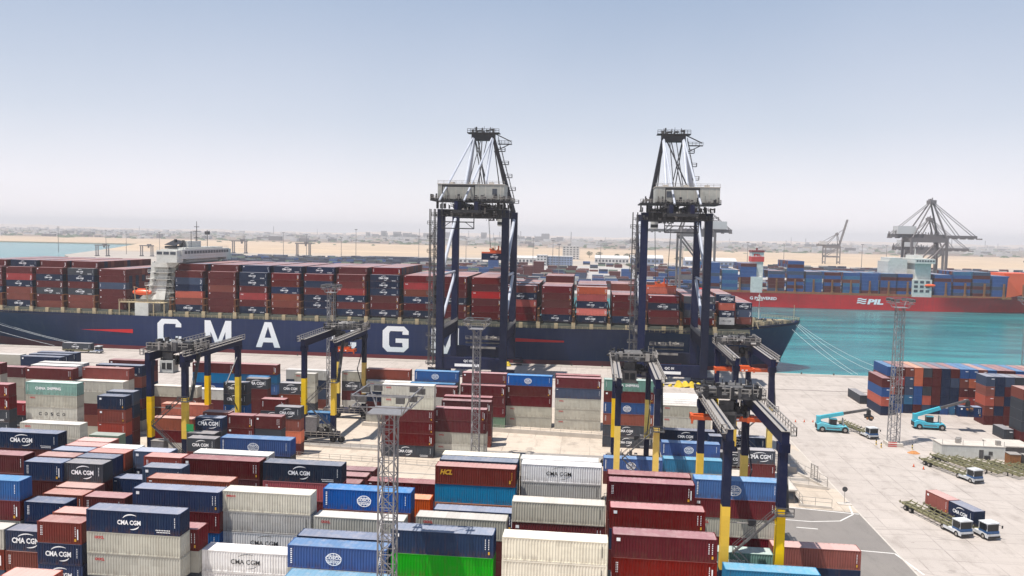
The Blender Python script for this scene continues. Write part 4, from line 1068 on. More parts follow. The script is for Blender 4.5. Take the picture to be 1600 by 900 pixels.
# ------------------------------------------------------------------ ship-to-shore cranes
def quay_crane(x0, x1, name_text, label, mirror, spread):
    y0, y1 = 282.0, 312.0; xc = (x0 + x1) / 2
    t = thing('quay_crane', label, 'crane', (x0, y0, 0))
    def L(b): b.v = [(x - x0, y - y0, z) for x, y, z in b.v]; return b
    N = [MT['crane_navy'], MT['machinery_dark'], MT['machinery_grey']]
    ZT = 60.0
    for x in (x0, x1):
        for y in (y0, y1):
            b = MB(); b.box(x - 1.25, x + 1.25, y - 1.3, y + 1.3, 3.2, ZT, 0); L(b).build('leg', N, t)
    for y in (y0, y1):
        b = MB(); b.box(x0 + 1.25, x1 - 1.25, y - .9, y + .9, 3.1, 7.2, 0)
        if y == y0:
            pass
        L(b).build('sill_beam', N, t)
        b = MB(); b.box(x0 + 1.25, x1 - 1.25, y - 1.0, y + 1.0, ZT - 2.6, ZT, 1); L(b).build('portal_beam', N, t)
    b = MB(); cx = x0 + (x1 - x0) * .36
    add_text(b, name_text, cx + .6, 5.7, 1.1, 3.2, .03, 0, y0 - .93); b.box(cx - 2.6, cx + 6.2, y0 - .935, y0 - .925, 4.0, 5.0, 0)
    L(b).build('sign_lettering', MT['white_lettering'], t)
    for x in (x0, x1):
        b = MB(); b.box(x - .9, x + .9, y0 + 1.3, y1 - 1.3, 13.2, 17.2, 0); b.box(x - 1.5, x + 1.5, y0 + 1.3, y1 - 1.3, 17.2, 17.35, 2); L(b).build('side_beam', N, t)
        b = MB(); b.rail([(x - 1.45, y0 + 1.3, 17.35), (x - 1.45, y1 - 1.3, 17.35)], 1.1, .05, 2); b.rail([(x + 1.45, y0 + 1.3, 17.35), (x + 1.45, y1 - 1.3, 17.35)], 1.1, .05, 2); L(b).build('railing', MT['rail_pale'], t)
        b = MB(); b.tube((x, y1 - 1.2, ZT - 3), (x, y0 + 1.2, 36.5), .62, 10, 0); b.tube((x, y1 - 1.2, 36.5), (x, y0 + 1.2, 36.5), .5, 10, 0); b.tube((x, y1 - 1.2, 35.5), (x, y0 + 1.2, 18.5), .55, 10, 0); L(b).build('brace', MT['tube_white'], t)
    # bogies
    for x in (x0, x1):
        for y in (y0, y1):
            b = MB(); b.beam((x - 4.2, y, 2.7), (x + 4.2, y, 2.7), .9, .9, 0)
            for s in (-2.6, 2.6):
                b.box(x + s - 1.9, x + s + 1.9, y - .45, y + .45, 1.1, 2.0, 1)
                for k in (-1.2, -.4, .4, 1.2): b.tube((x + s + k, y - .25, .36), (x + s + k, y + .25, .36), .32, 10, 1)
            L(b).build('bogie', [MT['crane_navy'], MT['machinery_dark']], t)
    b = MB(); rg = random.Random(2)
    for x in (x0 + 4, x1 - 4, xc):
        for k in range(14):
            a = x + rg.uniform(-3, 3); s = rg.uniform(.4, 1.1)
            q = (y0 - 2.5 if k % 3 == 0 and mirror else y1 + rg.uniform(-3.5, -1.5)); b.tube((a, q, .05), (a + rg.uniform(-.9, .9), q + rg.uniform(-.5, .5), s * 1.9), s * 1.7, 9, 0, s * .5)
    L(b).build('cover_sheet', MT['yellow_cloth'], t)
    # twin girder and boom over the ship
    for s in (-3.4, 3.4):
        b = MB(); b.box(xc + s - .6, xc + s + .6, y0 - 17, 372, ZT - .6, ZT + 2.2, 0)
        for k in range(17): b.box(xc + s - .75, xc + s + .75, y0 - 15 + k * 6, y0 - 14.7 + k * 6, ZT - .8, ZT + 2.3, 1)
        L(b).build('girder', N, t)
    b = MB()
    for s in (-4.8, 4.8):
        b.box(xc + s - .5, xc + s + .5, y0 - 17, 371, ZT + 1.2, ZT + 1.3, 0); b.rail([(xc + s * 1.08, y0 - 17, ZT + 1.3), (xc + s * 1.08, 371, ZT + 1.3)], 1.1, .05, 3, 0)
    b.clutter(xc - 5.2, xc + 5.2, y0 - 16, y0 + 3, ZT - 1.5, 70, (0, 1, 2), 2.2, random.Random(5))
    for y in (y0 - 17, y0 - 9, y0, y0 + 12, y1): b.box(xc - 4.6, xc + 4.6, y - .5, y + .5, ZT - 1.6, ZT - .6, 1)
    L(b).build('girder_walkway', [MT['machinery_grey'], MT['machinery_dark'], MT['rail_pale']], t)
    # machinery house across the top
    hx0, hx1 = (x0 + .1, x1 + .2) if not mirror else (x0 + 2.9, x1 + 2.3)
    b = MB(); b.box(hx0, hx1, y0 - 8, y0 + 2.5, ZT + 3.3, ZT + 8.4, 0); b.box(hx0 - .2, hx1 + .2, y0 - 8.2, y0 + 2.7, ZT + 8.4, ZT + 8.6, 1)
    for k in range(14): b.box(hx0 + (hx1 - hx0) * k / 14, hx0 + (hx1 - hx0) * (k + .5) / 14, y0 - 8.04, y0 - 8.0, ZT + 3.4, ZT + 8.3, 0)
    for k in range(9):
        xx = hx0 + (hx1 - hx0) * (k + .5) / 9; b.box(xx - .07, xx + .07, y0 - 8.06, y0 - 7.99, ZT + 3.5, ZT + 8.3, 1)
    for k in range(3): b.box(hx0 + 3 + k * 7, hx0 + 4.6 + k * 7, y0 - 2, y0, ZT + 8.6, ZT + 9.6, 1)
    hm = L(b).build('machinery_house', [MT['crane_house_grey'], MT['concrete']], t)
    b = MB(); b.box(hx0 + (3.6 if mirror else 19), hx0 + (5.4 if mirror else 20.6), y0 - 8.1, y0 - 8.0, ZT + 5, ZT + 7); L(b).build('window', MT['window_dark'], hm)
    b = MB(); b.box(x0 - 2.2, x1 + 2.6, y0 - 9.8, y0 + 6, ZT + 2.6, ZT + 3.0, 1)
    b.rail([(x0 - 2.1, y0 - 9.7, ZT + 3.0), (x1 + 2.5, y0 - 9.7, ZT + 3.0), (x1 + 2.5, y0 + 6, ZT + 3.0)], 1.2, .07, 1.6, 2)
    b.clutter(x0 - 2, x1 + 2, y0 - 9.6, y0 - 8.3, ZT + 3.0, 60, (0, 1, 1), 2.2, random.Random(8 + mirror))
    b.clutter(x0 - 2, x1 + 2, y0 - 6, y0 + 3, ZT + .2, 80, (1, 1, 0), 2.4, random.Random(18 + mirror)); b.clutter(x0 - 1, x1 + 1, y0 - 5, y0 + 1, ZT - 2.6, 60, (1, 1, 0, 2), 2.6, random.Random(28 + mirror)); b.rail([(x0 - 2.6, y0 - 5, ZT - 2.4), (x1 + 2.6, y0 - 5, ZT - 2.4)], 1.1, .08, 1.6, 1); b.box(x0 - 2.6, x1 + 2.6, y0 - 5.4, y0 - 4.2, ZT - 2.6, ZT - 2.4, 1)
    b.rail([(hx0, y0 - 7.9, ZT + 8.6), (hx1, y0 - 7.9, ZT + 8.6)], 1.0, .05, 2, 2)
    L(b).build('service_platform', [MT['machinery_grey'], MT['machinery_dark'], MT['rail_pale']], t)
    # canopy frame with hanging cage at the backreach
    b = MB(); fx = xc - 3 if mirror == 0 else xc + 1
    for k in (0, 11):
        b.beam((fx + k - 6, y0 - 12, ZT - 6.8), (fx + k - 6, y0 - 12, ZT + 8), .3, .3)
    for z in (ZT - 6.8, ZT - 4.6, ZT + 7.4): b.beam((fx - 6, y0 - 12, z), (fx + 5, y0 - 12, z), .35, .35)
    b.beam((fx - 6, y0 - 12, ZT - 6.8), (fx - 3, y0 - 12, ZT - 4.6), .2, .2); b.beam((fx + 5, y0 - 12, ZT - 6.8), (fx + 2, y0 - 12, ZT - 4.6), .2, .2)
    b.box(fx - 6, fx + 5, y0 - 13, y0 - 11, ZT + 7.4, ZT + 7.9)
    L(b).build('service_frame', MT['machinery_dark'], t)
    # apex tower
    ya = y1 - 8; za = 88.5; aw = 3.6
    b = MB()
    b.tube((x0 + 3.2, y1, ZT), (xc - aw, ya, za), .95, 10, 0 if mirror == 0 else 1, .7); b.tube((x1 - .4, y1, ZT), (xc + aw, ya, za), 1.0, 10, 1 if mirror == 0 else 0, .7)
    b.tube((xc - aw, y0 + 2, ZT + 8), (xc - aw, ya, za), .55, 8, 0); b.tube((xc + aw, y0 + 2, ZT + 8), (xc + aw, ya, za), .55, 8, 0)
    L(b).build('apex_leg', [MT['tube_white'], MT['crane_navy_dark']], t)
    b = MB(); b.box(xc - aw - .8, xc + aw + .8, ya - 1.6, ya + 1.6, za - 1.8, za + .8, 0); b.box(xc - aw - 2.4, xc + aw + 2.6, ya - 2.2, ya + 2.2, za + .8, za + 1.1, 0)
    b.rail([(xc - aw - 2.3, ya - 2.1, za + 1.1), (xc + aw + 2.5, ya - 2.1, za + 1.1)], 1.3, .07, 1.2, 0)
    b.clutter(xc - aw - 1, xc + aw + 1, ya - 1.5, ya + 1.5, za + 1.1, 22, (0, 1), 2.4, random.Random(6))
    b.box(xc + aw + 2, xc + aw + 7.2, ya - .8, ya + .8, za - 3.2, za - 2.9, 0); b.beam((xc + aw + .5, ya, za - 6), (xc + aw + 6.5, ya, za - 3), .3); b.beam((xc + aw + .8, ya, za + .8), (xc + aw + 6.8, ya, za - 2), .35); b.rail([(xc + aw + 2, ya - .7, za - 2.9), (xc + aw + 7.2, ya - .7, za - 2.9)], 1.1, .06, 1.2, 0)
    L(b).build('apex_head', [MT['machinery_dark'], MT['machinery_grey']], t)
    b = MB()   # stays to the backreach and the boom
    for s in (-1, 1):
        b.tube((xc + s * aw, ya, za), (xc + s * 3.4, 340, ZT + 2.5), .2, 6); b.tube((xc + s * aw, ya, za), (xc + s * 3.4, 366, ZT + 2.5), .2, 6)
        b.tube((xc + s * 1.2, ya, za - 2), (xc + s * 1.6, y0 - 2, ZT + 9), .16, 6)
    bs_ = MB()
    for s in (-1, 1): bs_.tube((xc + s * aw, ya, za), (xc + s * 4.2 - (5.2 if mirror == 0 else -2), y0 - 15, ZT + 2.5), .36, 8)
    L(bs_).build('back_stay', MT['tube_white'], t)
    b.tube((xc - 2, ya, za - 2), (xc + 3.6, y0 + 2, ZT + 9), .28, 6); b.tube((xc - .6, ya, za - 2), (xc + 1.5, y0 + 2, ZT + 9), .2, 6)
    L(b).build('stay', MT['machinery_dark'], t)
    b = MB()   # landings up the right apex leg
    for k in range(5):
        f = .12 + .17 * k; X = x1 - .4 + (xc + aw - x1 + .4) * f; Z = ZT + (za - ZT) * f; Y = y1 + (ya - y1) * f
        b.box(X + .6, X + 3.0, Y - 1, Y + 1, Z, Z + .15, 0); b.rail([(X + .7, Y - .9, Z + .15), (X + 3, Y - .9, Z + .15), (X + 3, Y + .9, Z + .15)], 1.2, .07, 1.2, 0)
        b.stair((X + 1.5, Y, Z), (X + .3, Y, Z + 4.8), .7, 0)
    L(b).build('stair_landing', MT['machinery_dark'], t)
    # stair tower beside the landside leg
    b = MB(); sx = x0 - 2.7
    for k in range(11):
        z = 4.5 + k * 5.0
        b.box(sx - 1.3, sx + 1.9, y0 - 1.2, y0 + 1.2, z, z + .12, 0); b.rail([(sx - 1.3, y0 - 1.2, z + .12), (sx + 1.8, y0 - 1.2, z + .12)], 1.1, .09, .8, 1); b.rail([(sx - 1.3, y0 + 1.2, z + 2.5), (sx + 1.8, y0 + 1.2, z + 2.5)], 1.1, .08, 1.0, 1); b.box(sx - 2.1, sx - 1.3, y0 - 1.2, y0 + 1.2, z, z + .14, 0); b.rail([(sx - 2.1, y0 - 1.2, z + .1), (sx - 1.3, y0 - 1.2, z + .1)], 1.1, .08, .8, 1)
        if k < 10:
            a, c = ((sx - 1.1, sx + 1.6) if k % 2 else (sx + 1.6, sx - 1.1))
            b.stair((a, y0 - .8, z), (c, y0 - .8, z + 5), .8, 1)
        b.beam((sx - 1.3, y0 - 1.1, z), (x0 - 1.2, y0 - 1.1, z - 1.8), .14, .14, 0)
    for xx in (sx - 1.3, sx + .3): b.beam((xx, y0 - 1.1, 4), (xx, y0 - 1.1, ZT), .3, .3, 0); b.beam((xx, y0 + 1.1, 4), (xx, y0 + 1.1, ZT), .3, .3, 0)
    L(b).build('stair_tower', [MT['machinery_grey'], MT['machinery_grey']], t)
    # electrical house, hatch cover racks between the legs
    b = MB()
    for z, c in ((10.0, 0), (8.6, 0)):
        b.box(x0 + 5, x1 - 4, y1 - 3, y1 - 1, z, z + .3, 0)
    b.rail([(x0 + 5, y1 - 3, 10.3), (x1 - 4, y1 - 3, 10.3)], 1.1, .06, 2, 1)
    b.clutter(x0 + 6, x1 - 5, y1 - 3, y1 - 1.5, 10.3, 16, (1,), 1.6, random.Random(3)); b.box(x0 + 7, x1 - 6, y1 - 3.2, y1 - 3.1, 6.6, 7.4, 1)
    L(b).build('cable_platform', [MT['machinery_grey'], MT['rail_pale']], t)
    # trolley with cabin
    ty, sz, cont = spread
    b = MB(); b.box(xc - 4.2, xc + 4.2, ty - 4, ty + 4, ZT - 1.6, ZT - .7, 0); b.clutter(xc - 4, xc + 4, ty - 4, ty + 4, ZT - 2.8, 26, (0, 1), 1.3, random.Random(1)); tr = L(b).build('trolley', [MT['machinery_dark'], MT['machinery_grey']], t)
    cabx = xc + 1.5 if mirror == 0 else xc - 5.5
    b = MB(); b.box(cabx, cabx + 2.8, ty - 8.2, ty - 5, ZT - 5.2, ZT - 2.2, 0); b.box(cabx - .05, cabx + 2.85, ty - 8.25, ty - 6, ZT - 4.6, ZT - 3.4, 1); L(b).build('cabin', [MT['house_white'], MT['glass_dark']], tr)
    b = MB()
    for sx_ in (-3.4, 3.4):
        for sy in (-1, 1): b.tube((xc + sx_, ty + sy, ZT - 1.5), (xc + sx_ * .7, ty + sy * .7, sz + 2.4), .07, 5)
    L(b).build('hoist_rope', MT['machinery_dark'], t)
    b = MB(); b.box(xc - 6.1, xc + 6.1, ty - 1.15, ty - .65, sz, sz + .55, 0); b.box(xc - 6.1, xc + 6.1, ty + .65, ty + 1.15, sz, sz + .55, 0)
    for k in (-6.1, -3, 2.6, 5.6): b.box(xc + k, xc + k + .5, ty - 1.2, ty + 1.2, sz, sz + .6, 0)
    b.box(xc - 2.4, xc + 2.6, ty - 1, ty + 1, sz + .6, sz + 1.4, 0); b.box(xc + 1, xc + 1.5, ty - .6, ty + .6, sz + 1.4, sz + 3.4, 0); b.box(xc + 2.2, xc + 2.6, ty - .6, ty + .6, sz + 1.4, sz + 3.0, 0)
    b.clutter(xc - 2.4, xc + 2.4, ty - .9, ty + .9, sz + 1.4, 14, (0, 1), 1.5, random.Random(4))
    L(b).build('spreader', [MT['spreader_orange'], MT['ochre']], t)
    if cont:
        container(xc - 6.1, ty - CW / 2, sz - CHS - .05, 12.19, cont, 'navy container hanging under the orange spreader of the left quay crane' if cont == 'C' else 'orange-red container with the orange spreader of the right quay crane resting on it', me=ME40S, H=CHS, door=False)
    return t
quay_crane(-54.6, -31.6, 'QC 03', 'left dark navy quay crane standing over the navy ship', 0, (348.0, 43.0, 'C'))
quay_crane(16.8, 38.6, 'QC 01', 'right dark navy quay crane near the bow of the navy ship', 1, (337.0, 31.0, 'A'))

# ------------------------------------------------------------------ yard gantry cranes
def yard_crane(x0, x1, y0, y1, zt, ty, label, spr=None, seed=0, cab=-1, equip='front'):
    t = thing('yard_gantry_crane', label, 'crane', (x0, y0, 0), group='blue and yellow yard gantry cranes')
    def L(b): b.v = [(x - x0, y - y0, z) for x, y, z in b.v]; return b
    CM = [MT['crane_navy'], MT['crane_yellow'], MT['crane_navy_dark']]
    for x in (x0, x1):
        for y in (y0, y1):
            b = MB(); a, c = .55, .62
            b.box(x - a - .01, x + a + .01, y - c - .01, y + c + .01, 6.8, 15.6, 1); b.box(x - a, x + a, y - c, y + c, 2.2, 6.8, 0); b.box(x - a, x + a, y - c, y + c, 15.6, zt - 1.9, 0)
            b.box(x - a - .2, x + a + .2, y - c - .2, y + c + .2, zt - 3.0, zt - 1.8, 0)
            L(b).build('leg', CM, t)
    for y in (y0, y1):
        b = MB(); b.box(x0 - 1.6, x1 + 1.6, y - .6, y + .6, 1.5, 2.7, 0); b.box(x0 - 2.2, x1 + 2.2, y - 1.6, y - .6, 1.5, 1.62, 2)
        L(b).build('sill_beam', CM, t)
        b = MB(); b.rail([(x0 - 2.2, y - 1.6, 1.62), (x1 + 2.2, y - 1.6, 1.62)], 1.1, .06, 1.4)
        b.clutter(x0 - 1, x1 + 1, y - 1.5, y + .5, 2.7, 22, (0, 1), 1.2, random.Random(seed + 1)); L(b).build('walkway', [MT['rail_pale'], MT['machinery_grey']], t)
        for x in (x0 - 1.0, x1 + 1.0):
            b = MB()
            for k in (-1.0, 1.0): b.tube((x + k, y - .42, .8), (x + k, y + .42, .8), .8, 14, 0); b.tube((x + k, y - .46, .8), (x + k, y + .46, .8), .35, 10, 1)
            b.box(x - 1.2, x + 1.2, y - .3, y + .3, 1.1, 1.6, 1)
            L(b).build('wheel', [MT['rubber'], MT['machinery_grey']], t)
    for i, x in enumerate((x0, x1)):
        b = MB(); b.box(x - .5, x + .5, y0 - 1.2, y1 + 1.2, zt - 1.8, zt, 0); b.box(x - .12, x + .12, y0 - 1.2, y1 + 1.2, zt, zt + .18, 2)
        b.box(x - .62, x + .62, y0 - 1.3, y1 + 1.3, zt - .02, zt + .05, 3)
        L(b).build('girder', CM + [MT['rail_pale']], t)
        b = MB(); s = -1 if i == 0 else 1; xx = x + s * 1.2
        b.box(min(x + s * .5, xx), max(x + s * .5, xx), y0 - 1.8, y1 + 1.2, zt - .5, zt - .4, 0)
        b.rail([(xx, y0 - 1.8, zt - .4), (xx, y1 + 1.2, zt - .4)], 1.15, .06, 1.5, 0); b.rail([(x + s * .5, y0 - 1.8, zt - .4), (xx, y0 - 1.8, zt - .4)], 1.15, .06, 1, 0)
        L(b).build('railing', MT['rail_pale'], t)
    b = MB(); rg = random.Random(seed)
    b.box(x0 - .9, x1 + .9, ty - 3.2, ty - 2.2, zt + .2, zt + .55, 1); b.box(x0 - .9, x1 + .9, ty + 2.2, ty + 3.2, zt + .2, zt + .55, 1); b.box(x0 + .9, x1 - .9, ty - 1.6, ty + 1.6, zt + .1, zt + .4, 1); b.box(x0 - 1.5, x1 + 1.5, ty - 3.4, ty - 3.1, zt + .1, zt + .9, 0); b.box(x0 - 1.5, x1 + 1.5, ty + 3.1, ty + 3.4, zt + .1, zt + .9, 0)
    b.clutter(x0 - 1.3, x1 + 1.3, ty - 4.2, ty + 4.2, zt + .3, 120, (0, 1, 1, 1, 2), 1.9, rg)
    b.tube((x0 + 1.8, ty - 1, zt + 1.3), (x1 - 1.8, ty - 1, zt + 1.3), .6, 12, 0); b.tube((x0 + 1.8, ty + 1.4, zt + 1.3), (x1 - 1.8, ty + 1.4, zt + 1.3), .6, 12, 0)
    b.box(x1 - 1.6, x1 + .2, ty - 2.5, ty - 1.0, zt + .5, zt + 2.0, 1); b.box(x0 - .2, x0 + 1.2, ty - 2.8, ty - 1.4, zt + .5, zt + 1.7, 0)
    b.clutter(x0 + .8, x1 - .8, ty - 2.8, ty + 2.8, zt - 3.0, 60, (0, 1, 1), 2.2, rg)
    b.rail([(x0 - 1.4, ty - 3.5, zt + .6), (x1 + 1.4, ty - 3.5, zt + .6), (x1 + 1.4, ty + 3.5, zt + .6)], 1.15, .06, 1.2, 2)
    tr = L(b).build('trolley', [MT['machinery_grey'], MT['machinery_dark'], MT['rail_pale']], t)
    b = MB(); cx = x0 + 1.4; b.box(cx, cx + 3.0, ty - 3.2, ty - .9, zt - 4.6, zt - 2.0, 0); b.box(cx + .5, cx + 2.7, ty - 3.25, ty - 3.18, zt - 3.9, zt - 2.5, 1); b.box(cx + 1.4, cx + 1.6, ty - 3.3, ty - 3.2, zt - 3.9, zt - 2.5, 0)
    b.box(cx + .3, cx + 2.6, ty - 2.6, ty - 2.4, zt - 2.0, zt - .3, 2); b.box(cx - .2, cx + 3.4, ty - 3.4, ty - .7, zt - 4.7, zt - 4.6, 2)
    L(b).build('cabin', [MT['house_white'] if seed == 1 else MT['machinery_grey'], MT['glass_dark'], MT['machinery_grey']], tr)
    if spr:
        sy, sz, sl_ = spr; xm = (x0 + x1) / 2
        b = MB(); hl = sl_ / 2
        b.box(xm - hl, xm + hl, sy - 1.15, sy - .55, sz, sz + .6, 0); b.box(xm - hl, xm + hl, sy + .55, sy + 1.15, sz, sz + .6, 0)
        for k in (-hl, -hl * .45, hl * .45 - .4, hl - .4): b.box(xm + k, xm + k + .4, sy - 1.22, sy + 1.22, sz - .15, sz + .7, 0)
        b.box(xm - 1.8, xm + 1.8, sy - .9, sy + .9, sz + .6, sz + 1.2, 0)
        for k in (-hl, hl - .3): b.box(xm + k, xm + k + .3, sy - 1.3, sy - 1.05, sz - .6, sz, 0)
        for k in (-.9, 0, .9): b.box(xm + k - .25, xm + k + .25, sy - 1.17, sy - 1.14, sz + .2, sz + .45, 1)
        L(b).build('spreader', [MT['spreader_orange'], MT['white_lettering']], t)
        b = MB()
        for k in (-1.6, 1.6):
            for j in (-.8, .8): b.tube((xm + k, sy + j, sz + 1.2), (xm + k * 1.3, ty + j * 1.5, zt - .5), .05, 5)
        L(b).build('hoist_rope', MT['machinery_dark'], t)
    # generator house and stairs on the front sill, thin cross pole with a lamp box
    b = MB(); yy = y0 if equip == 'front' else y1
    b.box(x0 + .9, x0 + 3.7, yy - 1.6, yy + .4, 2.8, 6.3, 0); b.box(x0 + .85, x0 + 3.75, yy - 1.65, yy + .45, 6.3, 6.4, 1); b.clutter(x0 + 4, x1 - .8, yy - 1.4, yy + .4, 2.8, 26, (1, 2), 1.5, random.Random(seed + 5))
    L(b).build('generator_house', [MT['galvanised'], MT['rail_pale'], MT['machinery_dark']], t)
    b = MB()
    b.stair((x1 + 1.4, y0 - 1.1, 2.0), (x0 + 1.0, y0 - 1.1, 9.5), .7, 0); b.stair((x0 + 1.0, y0 - 1.1, 9.5), (x1 - .7, y0 - 1.1, 15.0), .7, 0)
    b.stair((x1 + .9, y0 + .8, 15.0), (x1 + .9, y0 + 4.5, zt - 1), .7, 0); b.box(x1 - .9, x1 + 1.4, y0 - 1.6, y0 + 1, 14.9, 15.0, 0); b.rail([(x1 - .9, y0 - 1.6, 15), (x1 + 1.4, y0 - 1.6, 15)], 1.1, .05, 1, 0)
    L(b).build('stair', MT['machinery_grey'], t)
    b = MB(); b.beam((x0, y0 + .2, 13.2), (x1, y0 + .2, 13.2), .12, .12, 0); b.box((x0 + x1) / 2 - .5, (x0 + x1) / 2 + .5, y0 - .1, y0 + .5, 12.9, 13.7, 1)
    L(b).build('floodlight_bar', [MT['rail_pale'], MT['machinery_dark']], t)
    b = MB(); b.beam((x1, y1, 7), (x1, y1 - 6.5, 14.8), .22, .22); b.beam((x1, y1 - 6.5, 14.8), (x1, y1, 21), .22, .22)
    L(b).build('brace', MT['crane_navy_dark'], t)
    return t
yard_crane(-93.9, -86.1, 161, 186.5, 25.2, 165.5, 'blue and yellow yard crane on the left, cabin at its near end', None, 1)
yard_crane(-69.9, -62.5, 188, 214, 25.3, 210.0, 'blue and yellow yard crane with a short orange spreader, behind the near mast', (207.5, 19.6, 6.4), 2)
yard_crane(5.2, 12.6, 153, 179, 25.0, 175.5, 'blue and yellow yard crane at the centre right without visible spreader', None, 3)
yard_crane(31.0, 38.6, 176, 202, 26.2, 198.5, 'furthest right yard crane with wide orange spreader beneath, by the ship bow', (190, 21.0, 12.6), 4)
yard_crane(18.6, 25.9, 109.4, 136, 26.4, 131.5, 'nearest yard crane with tall yellow legs and wide orange spreader', (129.5, 22.9, 12.6), 6)

# ------------------------------------------------------------------ lattice light masts
def lattice_mast(x, y, h, label, w0=1.9, w1=1.5, head=5.2, base_red=False, lamps=True):
    t = thing('lattice_light_mast', label, 'light mast', (x, y, 0), group='lattice floodlight masts')
    b = MB(); n_ = int(h / 1.7)
    def W(z): return (w0 + (w1 - w0) * z / h) / 2
    cs = [(-1, -1), (1, -1), (1, 1), (-1, 1)]
    for sx, sy in cs: b.beam((sx * W(0), sy * W(0), 0), (sx * W(h), sy * W(h), h), .17, .17)
    for k in range(n_):
        z0, z1 = h * k / n_, h * (k + 1) / n_
        for i in range(4):
            a, c = cs[i], cs[(i + 1) % 4]
            p = (a[0] * W(z0), a[1] * W(z0), z0); q = (c[0] * W(z1), c[1] * W(z1), z1)
            p2 = (c[0] * W(z0), c[1] * W(z0), z0); q2 = (a[0] * W(z1), a[1] * W(z1), z1)
            b.beam(p, q, .09, .09) if k % 2 else b.beam(p2, q2, .09, .09)
            b.beam((a[0] * W(z1), a[1] * W(z1), z1), (c[0] * W(z1), c[1] * W(z1), z1), .08, .08)
    for k in range(int(h / .6)): b.beam((-.25, -W(0) * .8, k * .6), (.25, -W(0) * .8, k * .6), .05, .05)
    b.beam((-.25, -W(0) * .8, 0), (-.25, -W(h) * .8, h), .07); b.beam((.25, -W(0) * .8, 0), (.25, -W(h) * .8, h), .07)
    b.build('lattice_tower', MT['galvanised'], t)
    r = head / 2
    b = MB(); b.box(-r * .62, r * .62, -r * .62, r * .62, h, h + .12, 0)
    b.beam((-r*.5, 0, h), (-w1/2, 0, h-1.2), .12); b.beam((r*.5, 0, h), (w1/2, 0, h-1.2), .12)
    for z in (h + 1.1, h + 2.3):
        p = [(-r, -r, z), (r, -r, z), (r, r, z), (-r, r, z), (-r, -r, z)]
        for a, c in zip(p[:-1], p[1:]): b.beam(a, c, .12, .12)
    for sx in (-1, 1):
        for sy in (-1, 1): b.beam((sx * r * .6, sy * r * .6, h), (sx * r, sy * r, h + 2.3), .12); b.beam((sx * r * .6, sy * r * .6, h), (sx * r * .6, sy * r * .6, h + 1.1), .08)
    b.build('head_frame', MT['galvanised'], t)
    for i in range(4):
        for k in (-.65, .65):
            bb = MB(); a = i * math.pi / 2; c = Vector((math.cos(a) * r - math.sin(a) * k * r, math.sin(a) * r + math.cos(a) * k * r, h + 1.9))
            bb.box(c.x - .45, c.x + .45, c.y - .22, c.y + .22, c.z - .3, c.z + .35, 0); bb.box(c.x - .4, c.x + .4, c.y - .23, c.y + .23, c.z - .36, c.z - .3, 1)
            bb.build('floodlight', [MT['machinery_grey'], MT['house_white']], t)
    b = MB(); b.box(-w0 / 2 - .7, w0 / 2 + .7, -w0 / 2 - .7, w0 / 2 + .7, 0.005, .9, 0)
    if base_red:
        for k in range(3): b.box(-w0 / 2 - .74, w0 / 2 - .9, -w0 / 2 - .74, -w0 / 2 - .70, .12 + .5 * k, .32 + .5 * k, 1)
    b.build('footing', [MT['concrete'], MT['red_paint']], t)
lattice_mast(-22.3, 86.0, 32.0, 'nearest grey lattice light mast rising from the front containers', 1.75, 1.75, 6.4)
lattice_mast(-26.0, 178.4, 30.2, 'grey lattice light mast in front of the middle container stacks', 1.75, 1.55, 5.2)
lattice_mast(-74.6, 222.0, 34.0, 'slim grey lattice light mast seen between the second yard crane legs', 2.0, 1.8, 4.4)
lattice_mast(76.8, 210.0, 35.2, 'grey lattice light mast with red striped footing on the right apron', 2.3, 1.7, 5.0, True)
lattice_mast(134.4, 262.5, 33.0, 'grey lattice light mast cut by the right edge', 2.0, 1.7, 5.0)

t = thing('traffic_sign', 'small green sign plate fixed beside the near yellow leg of the left yard crane', 'sign', (-85.2, 159.9, 0))
b = MB(); b.tube((0, 0, 0), (0, 0, 9.2), .05, 6); b.build('post', MT['galvanised'], t)
b = MB(); b.box(-.1, 1.5, -.06, -.02, 8.6, 10.2); b.build('plate', MT['sign_green'], t)
# ------------------------------------------------------------------ vehicles
def wheel(b, x, y, r, wd, m=0, m2=1):
    b.tube((x, y - wd / 2, r), (x, y + wd / 2, r), r, 16, m); b.tube((x, y - wd / 2 - .02, r), (x, y + wd / 2 + .02, r), r * .5, 10, m2)
def wheels(parent, spots, r, wd, name='wheel'):
    for x, y in spots:
        b = MB(); b.tube((0, -wd / 2, 0), (0, wd / 2, 0), r, 16, 0); b.tube((0, -wd / 2 - .02, 0), (0, wd / 2 + .02, 0), r * .5, 10, 1)
        b.build(name, [MT['rubber'], MT['rail_pale']], parent, (x, y, r))
def chassis(parent, x0, x1, mat='chassis_yellow'):
    """empty skeletal trailer along local x"""
    b = MB(); z = 1.15
    for y in (-.5, .5): b.box(x0, x1, y - .09, y + .09, z - .45, z, 0)
    n_ = 9
    for k in range(n_):
        x = x0 + .2 + (x1 - x0 - .4) * k / (n_ - 1); b.box(x - .1, x + .1, -1.2, 1.2, z - .12, z + .05, 0)
    for y in (-1.2, 1.2):
        b.box(x0, x1, y - .06, y + .06, z + .05, z + .24, 0)
        for k in range(n_): x = x0 + .3 + (x1 - x0 - .6) * k / (n_ - 1); b.beam((x, y, z + .2), (x + .25, y * 1.1, z + .55), .16, .1)
    for k in range(n_ - 1):
        xa = x0 + .2 + (x1 - x0 - .4) * k / (n_ - 1); xb = x0 + .2 + (x1 - x0 - .4) * (k + 1) / (n_ - 1); b.beam((xa, -.9, z - .1), (xb, .9, z - .1), .1, .1, 1)
    return b.build('trailer_frame', [MT[mat], MT['chassis_dark']], parent)
